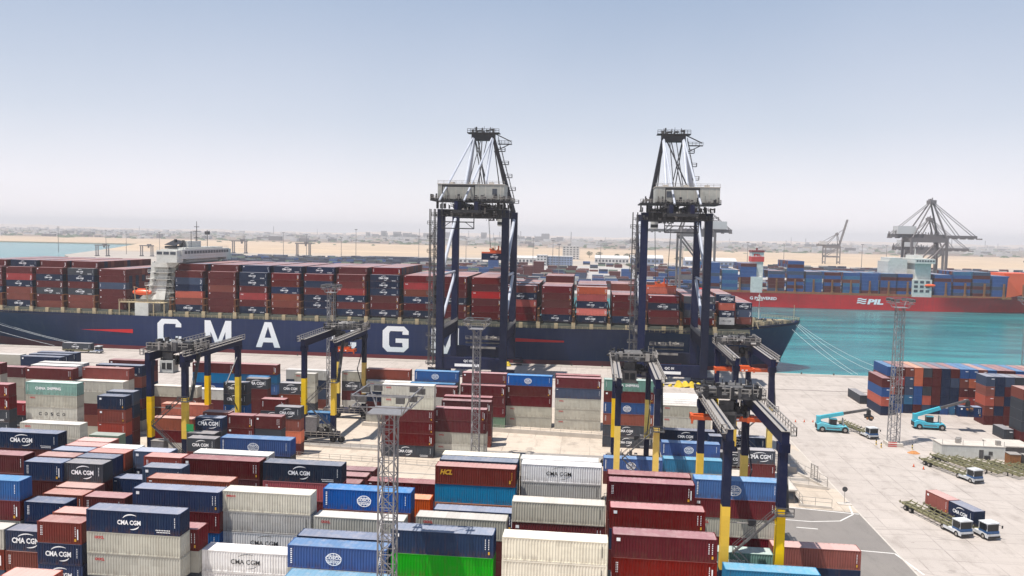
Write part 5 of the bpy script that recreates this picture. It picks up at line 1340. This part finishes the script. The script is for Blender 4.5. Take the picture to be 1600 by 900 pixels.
def tractor(x, y, rz, label, load=None, trailer=True, group='terminal tractors'):
    """front of the cab at local +x"""
    t = thing('terminal_tractor', label, 'truck', (x, y, 0), rz, group)
    b = MB()
    b.box(-4.6, 0.9, -.45, .45, .55, .95, 1); b.box(.2, 1.25, -1.25, 1.25, .45, 1.15, 0); b.box(-1.0, .2, -1.25, -.7, .55, 1.25, 0); b.box(-3.2, -1.0, -1.2, -.5, .55, 1.1, 0); b.box(-3.2, -1.0, .5, 1.2, .55, 1.1, 0)
    b.box(1.25, 1.34, -1.2, 1.2, .5, .8, 2); b.box(-1.0, .9, .7, 1.25, .6, 1.35, 3)
    b.build('tractor_frame', [MT['truck_white'], MT['chassis_dark'], MT['machinery_dark'], MT['truck_blue']], t)
    b = MB()
    b.box(-1.0, .95, -1.2, 1.2, 1.2, 1.6, 1); b.box(.95, 1.08, -1.2, 1.2, 1.1, 1.55, 1); b.box(1.08, 1.2, -1.15, 1.15, .95, 1.15, 0)
    for (px, py) in ((-1.0, -1.2), (-1.0, 1.06), (.8, -1.2), (.8, 1.06)): b.box(px, px + .12, py, py + .12, 1.6, 2.85, 0)
    b.box(-1.06, 1.06, -1.26, 1.26, 2.85, 3.02, 0); b.box(-1.0, -.86, -1.06, 1.06, 1.75, 2.85, 0)
    b.box(.3, .9, -.5, .5, 3.02, 3.12, 0)
    c = b.build('cab', [MT['truck_white'], MT['truck_blue']], t)
    b = MB(); b.box(.93, .97, -1.08, 1.08, 1.62, 2.83); b.box(-.86, .8, -1.21, -1.17, 1.62, 2.83); b.box(-.86, .8, 1.17, 1.21, 1.62, 2.83); b.build('window', MT['glass_dark'], c)
    b = MB(); b.box(1.35, 1.38, -1.05, -.75, .9, 1.1); b.build('headlight', MT['house_white'], t)
    b = MB(); b.box(1.35, 1.38, .75, 1.05, .9, 1.1); b.build('headlight', MT['house_white'], t)
    b = MB(); b.beam((.9, -1.2, 2.6), (1.2, -1.6, 2.5), .06); b.box(1.15, 1.25, -1.75, -1.5, 2.1, 2.6); b.beam((.9, 1.2, 2.6), (1.2, 1.6, 2.5), .06); b.box(1.15, 1.25, 1.5, 1.75, 2.1, 2.6); b.build('mirror', MT['machinery_dark'], t)
    wheels(t, [(.1, -1.05), (.1, 1.05), (-3.4, -.95), (-3.4, .95)], .52, .42)
    if trailer:
        chassis(t, -15.2, -2.0); wheels(t, [(-12.0, -.95), (-12.0, .95), (-13.4, -.95), (-13.4, .95)], .5, .5)
    return t
HD = R(-62)   # trucks on the apron point down the picture
tractor(66.0, 146.4, R(-73), 'white and blue terminal tractor pulling an empty yellowish skeleton trailer, nearer pair')
tractor(70.3, 146.0, R(-73), 'white and blue terminal tractor carrying a red and a navy short container')
tractor(83.2, 180.2, R(-70), 'white and blue terminal tractor parked first in the row of empty trailers')
tractor(73.6, 216.2, R(-76), 'small white terminal tractor being served by the left cyan reach stacker')
def on_trailer(x, y, rz, off, code, label, L=6.06):
    c, s = math.cos(rz), math.sin(rz)
    ox, oy = off; px = x + ox * c + 1.22 * s; py = y + ox * s - 1.22 * c
    container(px, py, 1.22, L, code, label, rz=rz, group='containers riding on trucks')
on_trailer(70.3, 146.0, R(-73), (-8.4, 0), 'C', 'navy short container with white lettering, front load of the parked truck')
on_trailer(70.3, 146.0, R(-73), (-14.6, 0), 'P', 'red short container, rear load of the parked truck')
def empty_trailer(x, y, rz, label):
    t = thing('skeleton_trailer', label, 'trailer', (x, y, 0), rz, 'empty skeleton trailers parked in a row')
    chassis(t, -6.5, 6.5); wheels(t, [(-4, -.95), (-4, .95), (-5.3, -.95), (-5.3, .95)], .5, .5)
    b = MB(); b.box(3.5, 3.7, -.8, -.6, 0, .9); b.box(3.5, 3.7, .6, .8, 0, .9); b.build('landing_leg', MT['chassis_dark'], t)
for i, (x, y) in enumerate(((84.6, 192.6), (88.4, 191.4), (92.2, 190.0), (96.0, 189.0), (100.2, 187.6))):
    empty_trailer(x, y, R(-66), ['first', 'second', 'third', 'fourth', 'fifth'][i] + ' yellowish empty trailer right of the parked tractor, below the white cabin')
# truck on the quay under the ship
t = tractor(-199.2, 304.0, R(0), 'dark trailer truck driving along the quay below the ship stern', trailer=True)
on_trailer(-199.2, 304.0, R(0), (-15.0, 0), 'D', 'dark container on the truck below the ship stern', 12.19)

def reach_stacker(x, y, rz, label, boom=(8.6, 6.2), cont=None):
    t = thing('reach_stacker', label, 'reach stacker', (x, y, 0), rz, 'cyan reach stackers')
    b = MB(); prof = [(-4.2, .7), (-4.2, 2.1), (-3.2, 2.5), (-.4, 1.9), (2.2, 1.7), (3.4, 1.9), (3.9, 1.3), (3.9, .7)]
    for s in (-1.55, 1.55):
        b.face([(px, s, pz) for px, pz in prof] if s < 0 else [(px, s, pz) for px, pz in reversed(prof)], 0)
    for (a, c) in zip(prof, prof[1:] + prof[:1]): b.face([(a[0], -1.55, a[1]), (c[0], -1.55, c[1]), (c[0], 1.55, c[1]), (a[0], 1.55, a[1])][::-1], 0)
    b.box(-4.3, -4.2, -1.3, 1.3, .8, 1.9, 1)
    b.build('body', [MT['stacker_cyan'], MT['machinery_dark']], t)
    b = MB(); b.box(-.9, .9, -.7, .7, 1.9, 3.5, 1); b.box(-1.0, 1.0, -.8, .8, 3.5, 3.6, 0)
    b.build('cab', [MT['stacker_cyan'], MT['glass_dark']], t)
    b = MB(); b.beam((-3.8, 0, 3.6), (2.6, 0, 3.6 + (boom[1] - 3.6) * 6.4 / (boom[0] + 3.8)), .85, .9, 0); b.beam((2.4, 0, 3.6 + (boom[1] - 3.6) * 6.2 / (boom[0] + 3.8)), (boom[0] + .2, 0, boom[1]), .6, .66, 1); b.box(-4.2, -3.2, -.8, .8, 2.3, 4.1, 0)
    b.build('boom', [MT['stacker_cyan'], MT['machinery_grey']], t)
    b = MB(); b.tube((2.6, -.7, 1.8), (2.6, -.5, 3.8), .16, 8); b.tube((2.6, .7, 1.8), (2.6, .5, 3.8), .16, 8); b.build('lift_cylinder', MT['rail_pale'], t)
    b = MB(); x_ = boom[0]; z_ = boom[1]
    b.box(x_ - .4, x_ + .5, -.5, .5, z_ - 1.6, z_ - .2, 0); b.box(x_ - .9, x_ + .9, -1.2, 1.2, z_ - 2.0, z_ - 1.6, 0); b.box(x_ - .3, x_ + .3, -3.0, 3.0, z_ - 2.5, z_ - 2.0, 0); b.clutter(x_ - .9, x_ + .9, -2.6, 2.6, z_ - 2.4, 16, (0, 1), .8, random.Random(3))
    b.build('spreader', [MT['machinery_dark'], MT['ochre']], t)
    wheels(t, [(2.9, -1.5), (2.9, 1.5)], .85, .7); wheels(t, [(-2.9, -1.4), (-2.9, 1.4)], .8, .6)
    b = MB(); b.box(-1.8, 1.6, -1.575, -1.565, 1.1, 1.35, 0)
    b.build('side_marking', MT['machinery_grey'], t)
    return t
reach_stacker(65.4, 222.5, R(-4), 'cyan reach stacker on the left, boom reaching over a small truck', (9.0, 6.6))
reach_stacker(93.6, 230.6, R(-4), 'cyan reach stacker on the right, boom raised to the container rows', (9.6, 8.6))
container(100.4, 228.6, 4.2, 6.06, 'N', 'navy short container held by the raised right reach stacker', rz=0, door=False, group='containers in the right yard')

for i, (x, y) in enumerate(((58.0, 232.0), (60.5, 232.4), (63.0, 232.8), (74.5, 190.5), (76.0, 188.8))):
    t = thing('traffic_cone', 'small orange traffic cone standing on the open apron', 'cone', (x, y, 0), group='orange cones on the apron')
    b = MB(); b.tube((0, 0, .05), (0, 0, .75), .2, 10, 0, .04); b.build('cone_body', MT['spreader_orange'], t)
    b = MB(); b.box(-.25, .25, -.25, .25, .02, .06); b.build('base', MT['rubber'], t)
# ------------------------------------------------------------------ small buildings and yard furniture
t = thing('site_cabin', 'long white corrugated cabin behind the parked empty trailers', 'cabin', (84.6, 200.5, 0))
b = MB(); Lc, Wc, Hc = 14.6, 5.0, 3.0
for k in range(48):
    a = Lc * k / 48; b.box(a, a + Lc / 96, -.04, 0, 0, Hc, 0)
b.box(0, Lc, 0, Wc, 0, Hc, 0); b.box(-.1, Lc + .1, -.1, Wc + .1, Hc, Hc + .15, 1); b.build('wall', [MT['house_white'], MT['concrete']], t)
b = MB()
for k in range(4): b.beam((.2 + k * 4.7, .1, 0), (.2 + k * 4.7, .1, Hc + 1.4), .08, .08)
for x, y in ((4, 1.6), (13, 1.0), (4.8, 3)): b.box(x, x + 1.0, y, y + .8, Hc + .15, Hc + 1.3)
b.build('roof_unit', MT['rail_pale'], t)
b = MB(); b.box(8.6, 9.6, -.12, -.05, 0, 2.2); b.box(10.8, 11.7, -.12, -.05, 1.0, 1.9); b.build('door', MT['machinery_grey'], t)
b = MB(); b.box(9.8, 10.9, -.9, -.1, 0, .9); b.build('cooling_unit', MT['machinery_dark'], t)

t = thing('flat_roof_building', 'low building with a pale flat roof beside the nearest crane leg', 'building', (29.5, 159.6, 0))
b = MB(); b.box(0, 11.0, 0, 11.5, 0, 2.5, 0); b.box(-.3, 11.3, -.3, 11.8, 2.5, 2.8, 1); b.build('wall', [MT['machinery_grey'], MT['concrete']], t)
b = MB()
for k in range(5): b.box(.6 + k * 2.1, 2.2 + k * 2.1, -.05, .02, .9, 2.0)
b.build('window', MT['window_dark'], t)
def fence(p, q, label, wall=.7, h=2.0, step=2.5):
    t = thing('yard_fence', label, 'fence', (p[0], p[1], 0), group='low walls with railings round the yard')
    d = Vector((q[0] - p[0], q[1] - p[1], 0)); b = MB(); b.beam((0, 0, wall / 2), (d.x, d.y, wall / 2), .25, wall); b.build('base_wall', MT['concrete'], t)
    b = MB(); b.rail([(0, 0, wall), (d.x, d.y, wall)], h - wall, .035, step); b.build('railing', MT['rail_pale'], t)
fence((40.8, 158.0), (46.8, 157.2), 'short low wall with railing in front of the flat roofed building', .5, 2.0)
fence((41.5, 158.0), (41.6, 171.0), 'railing wall running back beside the flat roofed building', .5, 2.0)
fence((42.2, 171.2), (49.4, 169.4), 'low wall with railing at the yard corner by the curved line', .7, 2.2)
fence((36.5, 182.5), (45.8, 180.5), 'railing wall crossing behind the nearest crane leg', 1.4, 3.0)
fence((37, 187.5), (45.5, 185.4), 'second railing wall further back by the crane leg', .6, 2.6)
fence((46.0, 180.2), (49.4, 169.8), 'railing joining the yard corner to the rear wall', .5, 2.6)
fence((-36.5, 206.3), (3.0, 203.0), 'low white wall below the grey lettered stacks by the empty lane', 1.1, 1.9)
fence((-60.5, 205.5), (-37.0, 203.6), 'low white wall continuing left behind the second yard crane', 1.0, 2.4)
fence((-72.0, 183.6), (-7.6, 179.2), 'long pale rail along the near side of the empty lane', .5, 1.4)
fence((-74.0, 174.6), (-10.0, 170.6), 'thin dark edged rail nearer the camera across the empty lane', .2, 1.2)
fence((10.0, 164.2), (34.0, 163.5), 'railing between the third and the nearest yard cranes', .4, 1.6)
t = thing('turnstile_gate', 'tall pale gate frame on the yard corner wall', 'gate', (47.8, 176.5, 0))
b = MB()
for k in (0, 1.2, 2.4): b.box(k * .3, k * .3 + .15, -k, -k + .15, 0, 3.6)
b.beam((0, 0, 3.5), (.72, -2.3, 3.5), .15)
for k in range(8): b.beam((0, 0, .4 + k * .4), (.72, -2.3, .4 + k * .4), .06)
b.build('frame', MT['rail_pale'], t)
t = thing('traffic_mirror', 'round dark traffic mirror on a thin post beside the curved line', 'mirror', (50.2, 160.8, 0))
b = MB(); b.tube((0, 0, 0), (0, 0, 2.6), .06, 8); b.build('post', MT['rail_pale'], t)
b = MB(); b.tube((0, -.1, 3.0), (0, .05, 3.0), .5, 20); b.build('mirror_disc', MT['mirror'], t)
b = MB(); b.box(-1.3, 1.3, -.8, .8, 0.012, .16, 0); b.build('footing', MT['concrete'], t)
b = MB()
for k in range(12):
    a0, a1 = 2*math.pi*k/12, 2*math.pi*(k+1)/12
    b.face([(1.5*math.cos(a0), 1.2*math.sin(a0), .02), (1.5*math.cos(a1), 1.2*math.sin(a1), .02), (.5*math.cos(a1), .4*math.sin(a1), .55), (.5*math.cos(a0), .4*math.sin(a0), .55)])
    b.face([(.5*math.cos(a0), .4*math.sin(a0), .55), (.5*math.cos(a1), .4*math.sin(a1), .55), (0, 0, .62)])
tag(b.build('soil_heap', MT['soil'], None, (79.2, 203.0, 0)), 'small orange heap of soil on the apron near the white cabin', 'soil heap')
for i, (x, y) in enumerate(((72.5, 209.5), (72.8, 206.8), (80.2, 206.6))):
    t = thing('striped_post', 'yellow and black striped guard post by the red striped mast footing', 'post', (x, y, 0), group='striped posts round the mast')
    b = MB()
    for k in range(4): b.tube((0, 0, k * .35), (0, 0, k * .35 + .35), .14, 8, k % 2)
    b.build('post_shaft', [MT['crane_yellow'], MT['machinery_dark']], t)
for i, (x, y, m, lb) in enumerate(((98.3, 195.2, 'ochre', 'tan steel bin beside the grey tanks at the right edge'), (101.3, 194.2, 'machinery_grey', 'left grey steel tank at the right edge'), (104.0, 193.0, 'machinery_grey', 'right grey steel tank at the right edge'))):
    b = MB(); b.box(-1.2, 1.2, -1.2, 1.2, 0, 3.0, 0); b.box(-1.3, 1.3, -1.3, 1.3, 3.0, 3.12, 1)
    for k in range(6): b.box(-1.24, -1.16 + 0, -1.0 + k * .4, -.9 + k * .4, .2, 2.8, 0); b.box(-1.0 + k * .4, -.9 + k * .4, -1.25, -1.2, .2, 2.8, 0)
    tag(b.build('steel_tank', [MT[m], MT['rail_pale']], None, (x, y, 0)), lb, 'tank')
t = thing('side_road_shelter', 'grey flat sheet roof near the right edge behind the trailers', 'shelter', (98, 203, 0))
b = MB(); b.box(0, 9, 0, 7, 2.6, 2.8, 0); b.build('roof', MT['concrete'], t)
b = Boxes()
for x in (.2, 8.6):
    for y in (.2, 6.6): b.box(x, x + .2, y, y + .2, 0, 2.6)
b.build('post', MT['machinery_grey'], t)
b = MB(); b.box(.1, 8.9, .5, .7, 0, 2.4, 0); b.build('side_panel', MT['machinery_grey'], t)

# ------------------------------------------------------------------ the far port
def far_crane(x, y, rz, label, up=False, s=1.0, zt=55):
    t = thing('far_quay_crane', label, 'crane', (x, y, 0), rz, 'grey quay cranes of the far port')
    F = MT['far_crane']
    for px in (-15, 15):
        for py in (-9, 9):
            b = MB(); b.box(px - .9, px + .9, py - 1.0, py + 1.0, 0, zt); b.build('leg', F, t)
    b = MB()
    for py in (-9, 9):
        b.box(-15, 15, py - .8, py + .8, 14, 17); b.box(-15, 15, py - .8, py + .8, zt - 4, zt); b.tube((-15, py, 16), (15, py, zt - 3), .8, 8)
    for px in (-15, 15): b.box(px - .8, px + .8, -9, 9, 3, 5.5); b.box(px - .8, px + .8, -9, 9, zt - 3, zt - .5)
    b.build('portal', F, t)
    b = MB()
    for py in (-3, 3):
        b.box(-31, 15, py - .7, py + .7, zt, zt + 3)
        if not up: b.box(15, 43, py - .7, py + .7, zt, zt + 2.4)
        else: b.beam((15, py, zt), (30, py, zt + 56), 1.6, 2.2)
    if up:
        for k in range(5): b.beam((16.5 + k * 3, -3, zt + 6 + k * 11), (16.5 + k * 3, 3, zt + 6 + k * 11), 1, 1)
    else:
        for k in range(12): b.box(-31 + k * 7, -30 + k * 7, -4.6, 4.6, zt - .8, zt + .2)
    b.clutter(-32, 14, -4.5, 4.5, zt + 3, 60, (0,), 3.2, random.Random(int(x)))
    b.build('boom', F, t)
    b = MB(); b.box(-26, -10, -5, 5, zt + 3, zt + 10); b.build('machinery_house', MT['far_building'], t)
    b = MB(); ax = 4 if not up else 10; za = zt + 32 if not up else zt + 26
    for py in (-1, 1):
        b.tube((15, 8 * py, zt), (ax, 2 * py, za), .8, 8); b.tube((-14, 8 * py, zt), (ax, 2 * py, za), .6, 8)
        b.tube((ax, 2 * py, za), (-31, 3 * py, zt + 2), .3, 6)
        if not up: b.tube((ax, 2 * py, za), (28, 3 * py, zt + 2), .3, 6); b.tube((ax, 2 * py, za), (42, 3 * py, zt + 2), .3, 6)
        else: b.tube((ax, 2 * py, za), (24, 3 * py, zt + 36), .3, 6)
    b.box(ax - 2.5, ax + 2.5, -4, 4, za - 2, za + 1); b.clutter(ax - 2, ax + 2, -3, 3, za + 1, 8, (0,), 2.4, random.Random(1))
    b.build('apex_tower', F, t)
far_crane(289, 742, R(3), 'large grey far quay crane with horizontal boom behind the red ship, nearer one')
far_crane(338, 868, R(2), 'second grey far quay crane, lower boom overlapping behind the nearer one', zt=43)
far_crane(498, 1760, R(2), 'small grey far quay crane with its boom raised, left of the large ones', up=True, zt=38)
far_crane(90, 735, R(184), 'grey far quay crane half hidden behind the right navy quay crane', zt=56)
def far_gantry(x, y, rz, label, s=1.0):
    t = thing('far_yard_gantry', label, 'crane', (x, y, 0), rz, 'small far yard gantries'); t.scale = (s, s, s)
    b = MB()
    for px in (-13, 13):
        for py in (-4, 4): b.box(px - .9, px + .9, py - .9, py + .9, 0, 24)
        b.box(px - .8, px + .8, -8, 8, 0, 2.4)
    b.build('leg', MT['far_crane'], t)
    b = MB(); b.box(-16, 16, -4.6, -3.4, 24, 26.4); b.box(-16, 16, 3.4, 4.6, 24, 26.4); b.box(3, 9, -5, 5, 26.4, 29); b.box(4, 7, -3, 0, 20, 24); b.build('girder', MT['far_crane'], t)
for x, y, lb, s in ((-818, 1262, 'far gantry by the bay, left one', .72), (-762, 1300, 'far gantry by the sand, beside the ship house', .72), (-716, 1560, 'far gantry just right of the ship accommodation block', 1.0), (-560, 1500, 'far gantry above the dark container row left of the first quay crane', .95), (640, 1240, 'far gantry right behind the red ship funnel', 1.0)):
    far_gantry(x, y, 0, 'small grey ' + lb, s)
def pole(x, y, h, i):
    t = thing('far_light_pole', 'thin tall light pole standing in the far port', 'light pole', (x, y, 0), group='thin light poles of the far port')
    b = MB(); b.tube((0, 0, 0), (0, 0, h), .55, 6, 0, .3); b.build('pole', MT['far_crane'], t)
    b = MB(); b.box(-2.2, 2.2, -.5, .5, h, h + 1.0); b.build('lamp_head', MT['far_crane'], t)
rg = random.Random(9)
PX = [(-980, 1380, 46), (-900, 1400, 42), (-842, 1370, 40), (-790, 1390, 40), (-690, 1330, 44), (-560, 1400, 44), (-480, 1300, 42), (-430, 1330, 38), (-380, 1250, 52), (-300, 1350, 42), (-215, 1330, 40), (-150, 1200, 42), (-100, 1300, 44), (-40, 900, 40), (-60, 1150, 42), (10, 1400, 42), (60, 1250, 44), (150, 1400, 42), (240, 1300, 44), (330, 1450, 42), (430, 1350, 44), (520, 1500, 42), (600, 1000, 44), (660, 1300, 44), (760, 1400, 44), (640, 860, 42), (700, 940, 42), (560, 820, 40)]
for i, (x, y, h) in enumerate(PX): pole(x, y, h, i)
def building(x, y, sx, sy, h, label, mat='far_building', rows=3, cols=8, flat=True):
    t = thing('far_building', label, 'building', (x, y, 0))
    b = MB(); b.box(0, sx, 0, sy, 0, h, 0); b.box(-.3, sx + .3, -.3, sy + .3, h, h + .8, 1)
    if not flat:
        b.face([(0, 0, h + .8), (sx, 0, h + .8), (sx, sy / 2, h + sy * .18), (0, sy / 2, h + sy * .18)], 1); b.face([(sx, sy, h + .8), (0, sy, h + .8), (0, sy / 2, h + sy * .18), (sx, sy / 2, h + sy * .18)], 1)
        b.face([(0, sy, h + .8), (0, 0, h + .8), (0, sy / 2, h + sy * .18)], 0); b.face([(sx, 0, h + .8), (sx, sy, h + .8), (sx, sy / 2, h + sy * .18)], 0)
    b.build('wall', [MT[mat], MT['far_building']], t)
    b = Boxes(); rh = h / rows
    for r_ in range(rows):
        for c in range(cols):
            a = sx * (c + .22) / cols; b.box(a, a + sx * .56 / cols, -.12, .02, rh * r_ + rh * .3, rh * r_ + rh * .75)
    b.build('window', MT['window_dark'], t)
building(-93, 1290, 16, 22, 17, 'white block with blue flank in the far port', rows=4, cols=3)
building(-76, 1295, 40, 24, 15.5, 'wide bluish grey office block in the far port', 'far_building_blue', 4, 9)
building(-66, 1650, 34, 22, 27, 'tallest pale block of the far port', rows=6, cols=5)
building(0, 1480, 62, 30, 9, 'long white warehouse left of the blue shed', rows=1, cols=10, flat=False)
building(66, 1500, 60, 34, 10, 'blue grey shed right of the long white warehouse', 'far_building_blue', 1, 8, False)
building(160, 1450, 90, 34, 9, 'long pale shed behind the right quay crane', 'far_building_blue', 1, 12, False)
building(-150, 1380, 50, 24, 9, 'pale low shed left of the office block', rows=1, cols=8, flat=False)
building(-250, 1330, 60, 24, 7, 'low grey shed below the sand flats', rows=1, cols=8)
# far town: many small blocks past counting
b = MB(); rg = random.Random(12)
for _ in range(1500):
    y = rg.uniform(3100, 8500); x = rg.uniform(-.78, .74) * y - .1 * y
    sx = rg.uniform(12, 60); sy = rg.uniform(10, 30); h = rg.choice((5, 7, 9, 12, 16)) * rg.uniform(.7, 1.2)
    b.box(x, x + sx, y, y + sy, 0, h, rg.choice((0, 0, 1, 2)))
for _ in range(26):
    y = rg.uniform(5200, 8000); x = rg.uniform(-.6, .5) * y; h = rg.uniform(30, 75); b.tube((x, y, 0), (x, y, h), 2.5, 6, 1)
for (xc, y, n_) in ((-1500, 6400, 26), (-700, 6000, 18)):
    for _ in range(n_):
        x = xc + rg.uniform(-420, 420); h = rg.uniform(14, 58); b.box(x, x + rg.uniform(14, 60), y, y + 40, 0, h, 1)
tag(b.build('far_town', [MT['far_building'], MT['far_crane'], MT['concrete']]), 'hazy town and plant on the horizon beyond the sand', 'town', kind='stuff')
b = MB()
for _ in range(900):
    y = rg.uniform(2950, 6500); x = rg.uniform(-.75, .7) * y - .1 * y; r_ = rg.uniform(6, 22); b.tube((x, y, 0), (x, y, rg.uniform(3, 8)), r_, 6, 0, r_ * .4)
for _ in range(60):
    y = rg.uniform(2600, 3300); x = rg.uniform(-.5, .2) * y; r_ = rg.uniform(4, 9); b.tube((x, y, 0), (x, y, rg.uniform(2, 4)), r_, 6, 0, r_ * .4)
tag(b.build('desert_scrub', MT['leaf']), 'dark desert scrub scattered over the far sand', 'scrub', kind='stuff')
# far trees
def far_tree(x, y, r_, h, i):
    t = thing('far_tree', 'dark green tree in the far port beyond the ship', 'tree', (x, y, 0), group='dark trees of the far port')
    b = MB(); b.tube((0, 0, 0), (0, 0, h * .6), .5, 6, 0, .25); b.beam((0, 0, h * .4), (r_ * .5, 0, h * .7), .3); b.beam((0, 0, h * .4), (-r_ * .4, r_ * .2, h * .75), .3); b.build('trunk', MT['trunk'], t)
    b = MB(); g = random.Random(i)
    for _ in range(260):
        a = g.uniform(0, 6.28); u = g.random() ** .5; zz = g.uniform(-1, 1); rr = r_ * u * math.sqrt(max(0, 1 - zz * zz)) * g.uniform(.7, 1.15); c = Vector((rr * math.cos(a), rr * math.sin(a), h * .72 + zz * h * .3))
        d1 = Vector((g.uniform(-1, 1), g.uniform(-1, 1), g.uniform(-1, 1))) * .8; d2 = Vector((g.uniform(-1, 1), g.uniform(-1, 1), g.uniform(-1, 1))) * .8
        b.face([c - d1, c + d2, c + d1, c - d2])
    b.build('crown', MT['leaf'], t)
for i, (x, y, r_, h) in enumerate(((-236, 1260, 12, 11), (-226, 1268, 9, 9), (-12, 1800, 9, 14), (10, 1860, 9, 12), (48, 1750, 8, 11), (70, 1760, 9, 12), (110, 1700, 12, 10), (130, 1700, 10, 11), (95, 1720, 8, 9), (170, 1650, 11, 10), (210, 1640, 12, 11), (36, 1300, 7, 7), (56, 1290, 9, 7), (250, 1600, 10, 9), (-170, 1500, 10, 8))): far_tree(x, y, r_, h, i)

# ------------------------------------------------------------------ the rest of the containers (buried tiers, inner rows, far yards)
rng = random.Random(33)
def yard_block(x0, x1, y0, y1, dens, hmax, cols='MMSUBNwGMeD', L=12.19):
    y = y0
    while y < y1:
        x = x0
        row = rng.random() < .9
        while x < x1:
            if row and rng.random() < dens:
                n_ = rng.randint(1, hmax)
                for t in range(n_): rest(x, y, .3 + t * 2.8, L, rng.choice(cols))
            x += 12.9
        y += rng.choice((2.9, 2.9, 2.9, 2.9, 16)) if hmax > 2 else rng.choice((4, 9, 14))
yard_block(-170, -90, 900, 1130, .6, 4); yard_block(-60, -20, 900, 1060, .45, 4); yard_block(60, 160, 900, 1120, .5, 4, 'MSUMwUD')
yard_block(-20, 230, 1080, 1400, .12, 2); yard_block(-170, 230, 740, 880, .6, 3, 'MSUMNwUD'); yard_block(-260, -110, 880, 1200, .4, 3)
yard_block(240, 900, 760, 1000, .45, 3, 'MSUDNwSM'); yard_block(240, 1200, 1010, 1300, .4, 4, 'MSDDNSwM')
yard_block(-620, -300, 1120, 1290, .55, 3, 'NSDUNeSD'); yard_block(-380, -260, 1180, 1240, .8, 4, 'NSSN')
for x, y, n_, c in ((-70.5, 925, 7, 'M'), (-83, 925, 5, 'M'), (-128, 960, 7, 'U'), (-86, 1120, 2, 'E'), (52, 940, 6, 'M'), (30, 905, 5, 'U'), (17, 905, 4, 'M')):
    for k in range(3):
        for t in range(n_): rest(x, y + k * 2.6, .3 + t * 2.8, 12.19, c if t < n_ - 1 or c != 'U' else 'U')
o = REST.build('stacked_containers', REST_MATS + MARKM)
tag(o, 'remaining shipping containers in buried tiers, inner rows and far yards', 'containers', kind='stuff')
